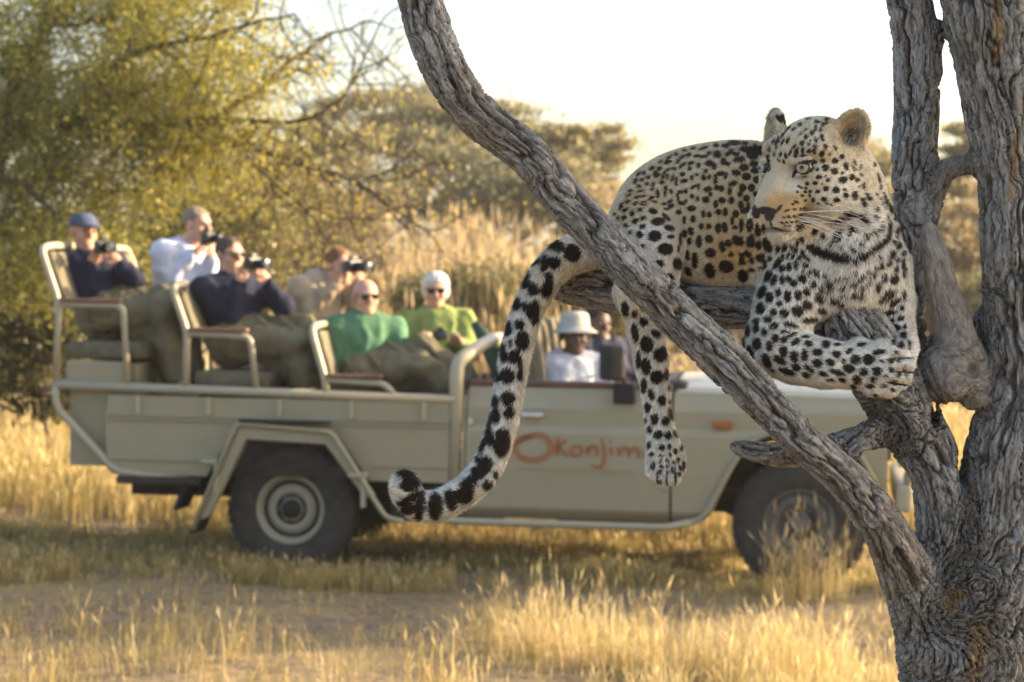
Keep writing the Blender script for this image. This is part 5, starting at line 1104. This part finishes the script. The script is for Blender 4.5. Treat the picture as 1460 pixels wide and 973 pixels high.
    HV = np.stack((b-wd*hw*1.15, b+wd*hw*1.15, tip), 1).reshape(-1, 3)-np.array(inv); k = np.arange(n)[:, None]*3+np.arange(3)
    keep = nD > -.5; keep &= ~((np.linalg.norm(p-H(54, 35, -4), axis=1) < .0165) | (np.linalg.norm(p-H(54, -35, -4), axis=1) < .0165))
    FT = k[keep]
    h = NT('fur_hair'); ha = h.attr('hair'); sx = h.new('ShaderNodeSeparateXYZ'); h.set(sx.inputs[0], ha.outputs['Vector'])
    cc = h.ramp(sx.outputs[1], [(.05, (.82, .775, .68)), (.38, (.72, .615, .45)), (.7, (.60, .47, .285)), (1., (.53, .34, .145))])
    cc = h.mix(sx.outputs[2], cc, (.07, .055, .045)); cc = h.mix(h.maprange(sx.outputs[0], -.3, .9, 1., 0.), cc, (.032, .023, .016)); lm = h.new('ShaderNodeVectorMath', operation='SCALE'); h.set(lm.inputs[0], cc); h.set(lm.inputs['Scale'], h.attr('lum').outputs['Fac']); h.base(lm.outputs[0], .7, .2)
    fo = mesh_np('fur', HV, FT, h.m, root, smooth=False)
    jit = sp + rng.normal(0, .55, n); attr(fo, 'hair', np.repeat(np.stack((jit, np.clip(tw+rng.normal(0, .09, n), 0, 1), er*(rng.random(n) < .7)), 1), 3, axis=0), 'FLOAT_VECTOR')
    lum = np.clip(.90 + .5*(vnoise(p*np.array((260, 260, 150)), 77)-.45) + .35*(fbm(p*90, 2, 12)-.5) + rng.normal(0, .16, n), .45, 1.3); attr(fo, 'lum', np.repeat(lum, 3))
    fo['kind'] = 'stuff'
    tag(root, 'spotted leopard lying along a bare branch with one hind leg and its tail hanging down', 'leopard')
    return root
NOSE = [(1146.5, 240.5, 12.5, 8.6, -8), (1094, 240, 5, 6, 0), (1093.5, 301, 14.5, 6, 7), (1097, 308, 7, 8, 15), (1111, 297, 2.4, 6.5, 40),
        (1099, 320, 1.6, 5, -10), (1107, 326.5, 8, 1.7, 20), (1122, 329.5, 10, 1.5, 4), (1138, 327, 8, 2.2, -18), (1148, 318, 9, 2.6, -8), (1140, 323, 8, 2.4, 10),
        (1134, 246, 2.6, 9, 32), (1138, 237, 2.5, 7, 30), (1152, 230.5, 10, 2.2, -4), (1160, 231, 6, 3.2, 10), (1156, 243.5, 6.5, 1.0, -38), (1148, 248.3, 7, .9, -12)]
SPOTS_AND_CREASES = [
 (0, 0, 1., [(1284,511,13,.9,-3),(1286,530.5,14,.9,2),(1277,547.5,12,.9,8),(938,681,.8,10,5),(951,685,.8,11),(963,681,.8,9,-5)]),  # dark lines painted between the toes as crease shade, not coat spots
 (1070, 140, 1., [(28,75,1.3,3.5,25),(33,65,1.2,3.5,30),(26,85,1.2,3,20),(30,55,1.2,3.5,35),(38,50,1.3,3.5,35),(45,42,1.3,3.2,40),(52,36,1.3,3,45),(34,82,1.1,2.6,10),(39,61,1.2,3.4,30),(45,55,1.2,3.4,35),(37,72,1.1,3,20),(60,30,1.2,2.6,55),(50,48,1.1,3,35),(41,90,1.1,2.4,0),(33,92,1.1,2.2,0)]),
 (1070, 140, 8.107, [(45,770,42,32),(50,845,50,30),(75,945,45,35),(760,290,35,18,10),(865,255,30,16,-10),(955,210,30,12),(850,305,45,14,-10),(820,335,20,12,-45),(800,385,16,20),(740,360,14,32),(700,415,22,24),(635,462,22,20),(625,380,18,10,-20),
  (655,255,25,9,-20),(710,225,20,8,-15),(770,200,30,8),(565,320,28,12,-20),(490,375,22,10,-30),(570,425,12,12),(430,355,22,10,-20),(588,530,24,24),(668,545,12,12),(680,500,9,9),(745,495,16,32,-15),(815,465,18,48,-35),(855,570,28,30,-30),
  (735,570,25,20,30),(600,610,18,35),(675,618,26,20),(730,620,20,30),(820,650,30,38,20),(910,655,18,14,20),(970,585,14,30,-50),(525,640,22,60,15),(600,668,32,12,-10),(405,675,18,34,-20),(455,640,12,35,30),(385,740,14,25,-20),(345,660,16,25,20),
  (305,730,10,35,20),(500,570,10,35,45),(430,500,14,40,30),(370,520,12,35,30),(310,530,10,35,45),(830,730,28,24),(970,730,32,32),(1050,685,28,28),(860,810,38,42),(960,848,46,38),(1098,795,28,44,-20),(1060,950,50,40),(1165,920,32,34),(1225,950,28,20),
  (785,915,34,22),(890,950,26,18),(770,830,16,20),(862,910,12,14),(1050,870,14,12),(1195,750,10,32,-25),(1185,815,10,34,-35),(1265,805,10,24),(1270,885,8,28,-25),(1395,600,14,45,-15),(1425,775,12,25),(1335,460,18,50,5),(190,815,9,55,-30),(150,870,8,42,-40),(235,790,8,22)]),
 (1070, 240, 8.107, [(655,180,22,22),(745,175,28,20),(820,182,10,10),(585,225,22,12,20),(640,232,22,12,15),(555,210,14,12),(690,270,18,18),(770,272,26,18,-20),(862,240,32,28),(980,255,45,36),(1090,318,32,32),(1190,320,34,52,20),(985,370,40,28,-15),
  (840,360,30,24),(720,370,20,26),(630,375,18,14),(635,275,20,14,20),(595,318,20,12),(680,320,14,18),(540,275,16,12),(525,390,26,14,20),(490,418,18,9),(860,410,14,12),(778,410,12,12),(915,420,24,10,-15),(1075,250,16,14),(1245,212,12,12),
  (1295,210,12,34,-8),(1280,395,28,55,-12),(1340,335,24,55,-30),(1430,480,24,30),(1405,565,24,24),(400,495,24,9,-15),(437,483,14,9),(500,475,20,12),(575,475,18,12),(615,462,20,12,-20),(365,565,25,10),(435,558,22,16),(502,552,24,16),(565,540,20,16),
  (620,515,18,10,-30),(360,628,20,10),(410,625,20,12),(468,622,20,12),(530,612,24,14,-15),(395,665,14,12),(445,665,12,9),(735,720,40,26,20),(845,770,30,26,35),(600,820,22,34,-20),(1115,530,70,24,10),(1240,565,70,26,30),(1280,605,50,16,25),
  (1130,690,30,60,-35),(960,620,100,14,5),(1050,575,60,10,5),(975,810,30,24),(930,860,22,14),(1030,750,16,50,-20),(985,760,10,50,-20),(1340,765,22,30),(1390,730,18,22),(1440,710,16,18),(1285,840,16,24),(1195,915,16,50,-30),(1070,890,10,30,-30),
  (545,870,14,40),(405,905,14,40),(375,910,8,40),(310,925,8,40),(480,900,12,30),(525,940,24,24),(455,965,14,14),(610,955,24,30),(45,470,22,50),(10,640,20,60),(85,720,28,60),(20,830,30,70),(95,885,36,40),(195,890,30,80,-20),(150,690,16,50)]),
 (1140, 240, 8.107, [(905,120,12,60,-15),(925,220,14,28),(975,380,16,70,-15),(1040,440,22,60,-25),(1075,400,14,50,-30),(1000,540,22,34),(1095,545,18,40),(1140,520,10,40),(1030,640,30,50),(1145,605,18,30),(1115,710,18,60),(1165,750,18,34),(1085,825,18,24),
  (1130,885,28,36),(1205,850,14,40),(1180,700,10,20),(1055,955,34,28),(1195,965,22,24),(975,800,35,110,40),(1020,720,30,60,20),(870,890,60,28,-40),(905,660,22,28),(820,730,14,18),(870,712,14,18),(770,765,22,30),(720,840,18,24),(625,910,16,50,-30),
  (920,355,12,16),(925,415,12,18),(960,480,8,14),(965,320,10,40,-10),(875,305,10,16)]),
 (1050, 340, 5.615, [(20,30,40,25),(110,30,25,35),(180,50,20,35),(250,50,30,60,-25),(95,115,30,22),(45,130,20,20),(50,180,30,25),(125,170,15,25),(195,145,35,30),(230,190,16,14),(270,150,16,18),(55,290,38,45),(125,245,24,16),(205,230,30,10),
  (535,105,16,28,-10),(490,35,10,30),(480,80,18,18),(440,60,10,22),(400,60,10,30),(375,70,6,30),(340,75,8,35,15),(375,140,10,28),(420,130,12,32,15),(455,135,12,22),(505,150,16,20),(565,140,14,30,-35),(555,200,24,18,25),(335,190,22,50,25),
  (370,230,22,28,20),(425,220,20,30),(480,205,16,32,-10),(535,242,10,10),(595,250,12,18),(575,270,10,10),(645,255,20,32,-30),(250,290,14,50,20),(272,290,14,45,25),(308,325,22,45,15),(372,320,16,40),(420,310,22,25),(460,340,28,28),(530,305,34,30),
  (615,345,24,30),(720,275,24,16,20),(755,340,36,30,25),(685,385,26,22,25),(745,410,16,14),(825,295,22,20),(890,293,14,20),(860,365,26,26),(945,340,22,24),(955,245,18,18),(1020,275,16,18),(995,305,12,14),(1015,368,16,22),(950,420,30,24),
  (1012,437,20,22),(870,430,20,16),(1052,335,8,14),(795,468,44,30),(850,500,30,22),(690,555,48,24,5),(665,455,46,38,20),(560,410,26,34,-15),(495,440,28,38),(412,455,26,48),(340,425,22,34),(270,465,30,42),(210,420,18,45,20),(345,512,20,22),
  (560,518,38,36,15),(490,570,44,42,30),(385,590,34,34),(298,582,26,30),(200,550,32,48),(255,640,32,26),(165,660,24,30),(165,715,24,30),(305,695,34,28,-25),(590,637,60,20,-5),(435,682,60,20,10),(375,740,36,16,-10),(220,745,20,42,20),(100,735,16,48,5),
  (300,798,28,32),(370,810,36,22,-40),(435,770,40,14,-25),(160,840,26,46,-8),(250,860,26,40,-5),(105,875,16,30),(65,830,8,45),(460,828,38,26,-30),(560,842,32,24),(700,850,36,28),(540,785,30,12,15),(790,850,24,10),
  (590,60,30,25),(650,85,60,38,15),(740,110,70,40,10),(810,130,60,36,10),(870,130,40,38),(935,150,45,12,30),(1010,120,38,34),(1075,80,30,24,-50),(1130,30,60,24,-35),(1180,0,40,20,-30),
  (1290,45,20,30),(1340,30,14,30),(1235,115,24,30,20),(1150,135,14,16),(1285,155,14,18),(1215,180,22,22),(1155,200,22,24),(1275,230,20,24),(1330,190,14,40),(1330,110,12,20),(1110,210,12,18),(1065,235,10,14),(1100,262,12,20),(1185,292,18,30),
  (1260,305,40,32,-30),(1140,357,18,38),(1075,300,8,14),(1345,250,12,40,15),(1195,435,20,70,40),(1240,440,14,60,35),(1275,490,24,50,45),(1240,575,55,18,-10),(1330,540,16,20),(1235,655,35,18,-20),(1200,680,20,16),(1320,630,22,22),(1285,705,34,26),
  (1350,700,12,22),(1200,750,22,24),(1265,772,16,10),(1325,778,24,26),(1245,830,16,26),(1305,855,28,26),(1365,850,10,30),(1345,440,8,40)]),
 (1050, 440, 5.615, [(120,345,18,58,-15),(85,370,10,20),(230,415,30,60,-25),(365,345,30,45,-5),(335,410,55,26,30),(450,385,26,46,-8),(530,372,28,48),(395,500,65,22,20),(465,470,40,26,25),(570,480,50,20,35),(545,528,30,22,20),(635,350,42,26),(635,435,40,32,10),
  (740,430,36,26,30),(785,365,32,26,20),(680,520,34,16,20),(795,510,60,18,18),(835,570,30,16,15),(890,480,46,32,15),(940,410,38,38,20),(1045,410,48,40),(1130,350,48,18,-8),(1005,505,34,32),(1110,500,36,32),(950,568,36,38),(1080,565,28,22),
  (1060,620,36,16,5),(920,625,24,16,20),(1225,415,28,20),(1150,420,18,8),(1225,493,22,18),(1285,530,18,14),(1250,592,20,20),(1170,620,20,14),(1240,650,18,12),(1285,415,10,24),(1180,538,20,6),(985,290,40,14,-10),(890,340,26,16,-30),(840,420,16,20),
  (1265,350,14,12),(1325,470,10,12),(1345,520,8,30),(1100,690,16,10),(280,490,18,10),(740,570,30,8),(1000,675,20,10)]),
 (870, 195, 6.348, [(1130,60,55,24),(1060,85,38,22),(970,80,28,20),(1230,65,30,14),(1345,130,60,40,25),(1240,125,60,30,10),(1285,180,50,32,15),(980,160,40,34),(1090,145,50,22,-40),(1145,160,30,22,20),(1165,215,55,26,-8),(1035,225,28,36),(1075,245,30,20),
  (1300,250,34,24),(1310,310,36,24),(1210,285,45,30),(1140,335,38,34),(1235,365,38,32),(1330,395,32,30),(1280,465,30,35),(1360,470,18,40),(1325,520,30,26),(1000,335,40,22,-15),(1050,350,20,35),(960,390,20,50),(970,460,28,25),(1010,470,28,30),
  (1115,430,45,24,-20),(1085,500,20,40),(1200,465,34,32),(1175,520,24,30),(1100,580,28,36),(1015,575,34,30),(960,610,24,40),(985,680,30,30),(1045,680,24,40),(1235,560,28,30),(1185,620,26,36),(1215,670,34,26),(1250,640,16,50),(1140,700,28,36),
  (1110,760,20,40),(1135,820,28,20),(1185,800,16,45),(1265,790,30,50),(1320,690,35,50),(1330,820,16,40),(905,240,40,28,-10),(950,265,26,34),(870,310,22,22),(850,370,24,30),(900,365,18,26,20),(870,570,36,32),(890,475,42,26,-10),(910,520,20,26),
  (855,105,50,14,-20),(850,180,50,14),(905,150,30,18,-30),(790,175,30,14,-20),(740,240,36,16,-20),(725,290,20,20),(805,260,22,26),(745,370,18,28,15),(790,345,20,14),(760,455,36,16,-30),(805,450,16,30),(745,540,22,22),(795,560,18,24),(740,650,45,28),
  (690,490,20,24),(640,500,26,18),(615,550,14,45),(650,600,40,20),(690,580,14,20),(755,745,26,34),(670,755,20,38),(620,685,28,24),(850,700,20,36),(900,705,22,30),(830,810,26,30),(895,810,26,28),(975,825,24,40),(1040,820,24,50),(730,840,30,20),
  (660,340,26,20,-20),(675,400,34,20,-15),(720,165,26,20,-40),(765,105,28,12,-20),(685,125,24,12),(660,185,40,14,-40),(660,260,45,16,-40),(590,290,18,16),(625,220,40,14,-45),(545,190,40,14,-40),(530,230,40,18,-15),(610,160,20,18,-30),
  (465,225,24,14,-50),(455,285,24,20,-45),(420,335,22,34),(440,350,30,16,-30),(390,285,28,18,-40),(320,325,24,16,-50),(355,365,20,20,-30),(345,430,22,20,-30),(300,390,18,18),(270,335,28,14,-40),(240,400,18,34,25),(270,450,24,16),(200,490,24,14,-15),
  (180,530,28,12,-20),(285,497,36,12,-10),(400,440,16,30,30),(385,480,24,14,-30),(435,520,18,40),(375,560,30,16,-30),(530,300,30,12,-25),(490,350,16,40,20),(475,410,26,18),(525,360,14,26),(570,375,14,36,15),(605,400,16,44),(510,470,18,28),
  (500,520,16,30),(555,500,18,24),(540,590,34,14,-35),(490,610,22,14),(550,630,34,22,-25),(515,655,30,12),(280,545,60,12,-8),(240,600,30,16,-30),(310,590,30,10),(310,615,40,10),(410,590,30,10,10),(170,585,22,16,-20),(110,630,18,34,25),(150,660,34,18,-25),
  (210,690,22,34,15),(280,660,28,18,-20),(310,735,30,20,-20),(240,765,30,26,-20),(140,730,26,20,-25),(85,730,12,24),(60,690,14,14),(395,675,45,26,15),(440,770,65,40,-5),(540,830,50,28,15),(510,730,20,50,-45),(300,815,30,24),(155,800,24,20)]),
 (870, 310, 6.348, [(280,155,36,32,-10),(195,130,20,20),(410,170,60,52),(550,175,34,20),(505,285,72,55,5),(455,415,42,40),(610,415,42,58),(540,540,38,42,-25),(305,260,20,28),(635,200,14,60),(620,280,12,30),(735,125,28,40,-15),(670,150,30,40),(720,215,24,34),  # thigh spots, plus a dark streak painted as shade in the thigh crease
  (705,340,20,45,-8),(775,390,30,78),(720,490,30,50,-30),(810,220,30,60),(900,195,40,38,30),(915,320,50,46),(910,480,50,72,-15),(985,100,26,50),(1040,90,30,50,-10),(1020,265,30,52,-10),(1075,235,36,34,30),(1100,330,28,24),(1060,440,70,60),
  (1160,205,58,42,30),(1275,215,36,50),(1190,70,20,55),(1265,75,30,55),(1340,120,28,45),(1345,250,24,32),(1420,250,28,60,-20),(1195,340,24,24),(1200,395,30,26),(1250,325,30,30),(1285,385,18,26),(1365,355,36,34,20),(1405,400,14,24),(1285,468,28,16),
  (1210,525,48,50),(1450,365,20,20),(1385,445,40,14,-10),(1380,670,30,60,25),(1400,630,24,24)]),
 (860, 400, 3.243, [(102,125,16,36,-10),(145,150,14,16),(188,185,18,20,-30),(150,235,14,44,-8),(203,288,28,38,-5),(243,240,22,16,30),(265,335,30,34,20),(165,360,8,40),(200,390,22,38,-10),(250,440,30,30),(292,430,8,26),(190,480,14,34),(225,522,12,26,-10),
  (272,548,16,24),(305,490,6,14),(308,555,6,10),(208,580,13,26,-5),(313,612,12,28,-10),(240,635,17,24),(290,645,15,20),(187,585,5,16),(198,640,4,12),(217,682,11,18),(257,708,20,18),(300,712,13,18),(335,703,12,18,-15),(215,755,8,16),(273,768,13,12),
  (305,763,8,10),(332,783,8,12),(360,767,7,14),(227,798,10,8),(345,820,8,8),(273,803,10,6),(268,827,6,7),(298,825,7,5),(310,800,6,7),(327,835,6,7),(300,852,10,5),(272,857,9,6),(325,862,8,5),(355,862,6,12),(350,888,6,10),(268,883,5,9),(322,880,8,4),
  (370,850,5,20),(225,855,4,12),(355,928,8,8),(265,926,6,5),(300,880,5,4),(235,850,5,20)]),
 (680, 320, 4.424, [(492,115,32,34,20),(533,142,26,26,20),(610,180,50,50),(380,225,34,18,-30),(438,232,24,48,15),(498,228,36,36,10),(460,310,28,20),(330,300,16,26),(318,360,32,34),(365,395,34,38,15),(450,385,34,60,20),(258,485,28,42,10),(305,502,16,26),
  (358,520,36,60,20),(205,585,18,30),(202,640,32,46),(278,615,28,32),(370,580,20,40,20),(290,720,38,60,5),(165,760,24,30),(218,735,10,24),(180,815,20,40),(240,820,34,44,15),(195,940,40,48),(130,930,16,50),(275,880,12,60)]),
 (545, 530, 4.324, [(715,20,25,30),(780,20,40,35),(850,10,14,30),(680,95,14,35),(700,165,26,34),(780,150,40,45,15),(710,250,24,50),(665,280,20,50),(785,240,28,36,20),(670,390,24,55),(625,440,16,50,10),(740,420,46,90,8),(600,530,12,20),(640,560,40,55,20),
  (600,610,40,40),(700,620,16,28),(655,685,30,32),(545,690,45,60,30),(520,760,60,45,-30),(440,790,34,60,-5),(345,830,44,80,5),(250,830,32,85,5),(180,790,75,24,-30),(180,850,50,30,-15),(180,690,55,50),(150,620,45,26)]),
]
leopard_o = build_leopard()
# ================================================================== warm evening haze over the plain
hz = MB().box((0, 219, 8.5), (604, 563, 22)).build('haze', None); hz['kind'] = 'stuff'
hm = bpy.data.materials.new('evening_haze'); hm.use_nodes = True; ht = hm.node_tree; ht.nodes.remove(ht.nodes['Principled BSDF'])
pv = ht.nodes.new('ShaderNodeVolumePrincipled'); pv.inputs['Color'].default_value = (.92, .90, .84, 1); pv.inputs['Density'].default_value = .0008; pv.inputs['Anisotropy'].default_value = .35
ht.links.new(pv.outputs[0], ht.nodes['Material Output'].inputs['Volume']); hz.data.materials.append(hm)
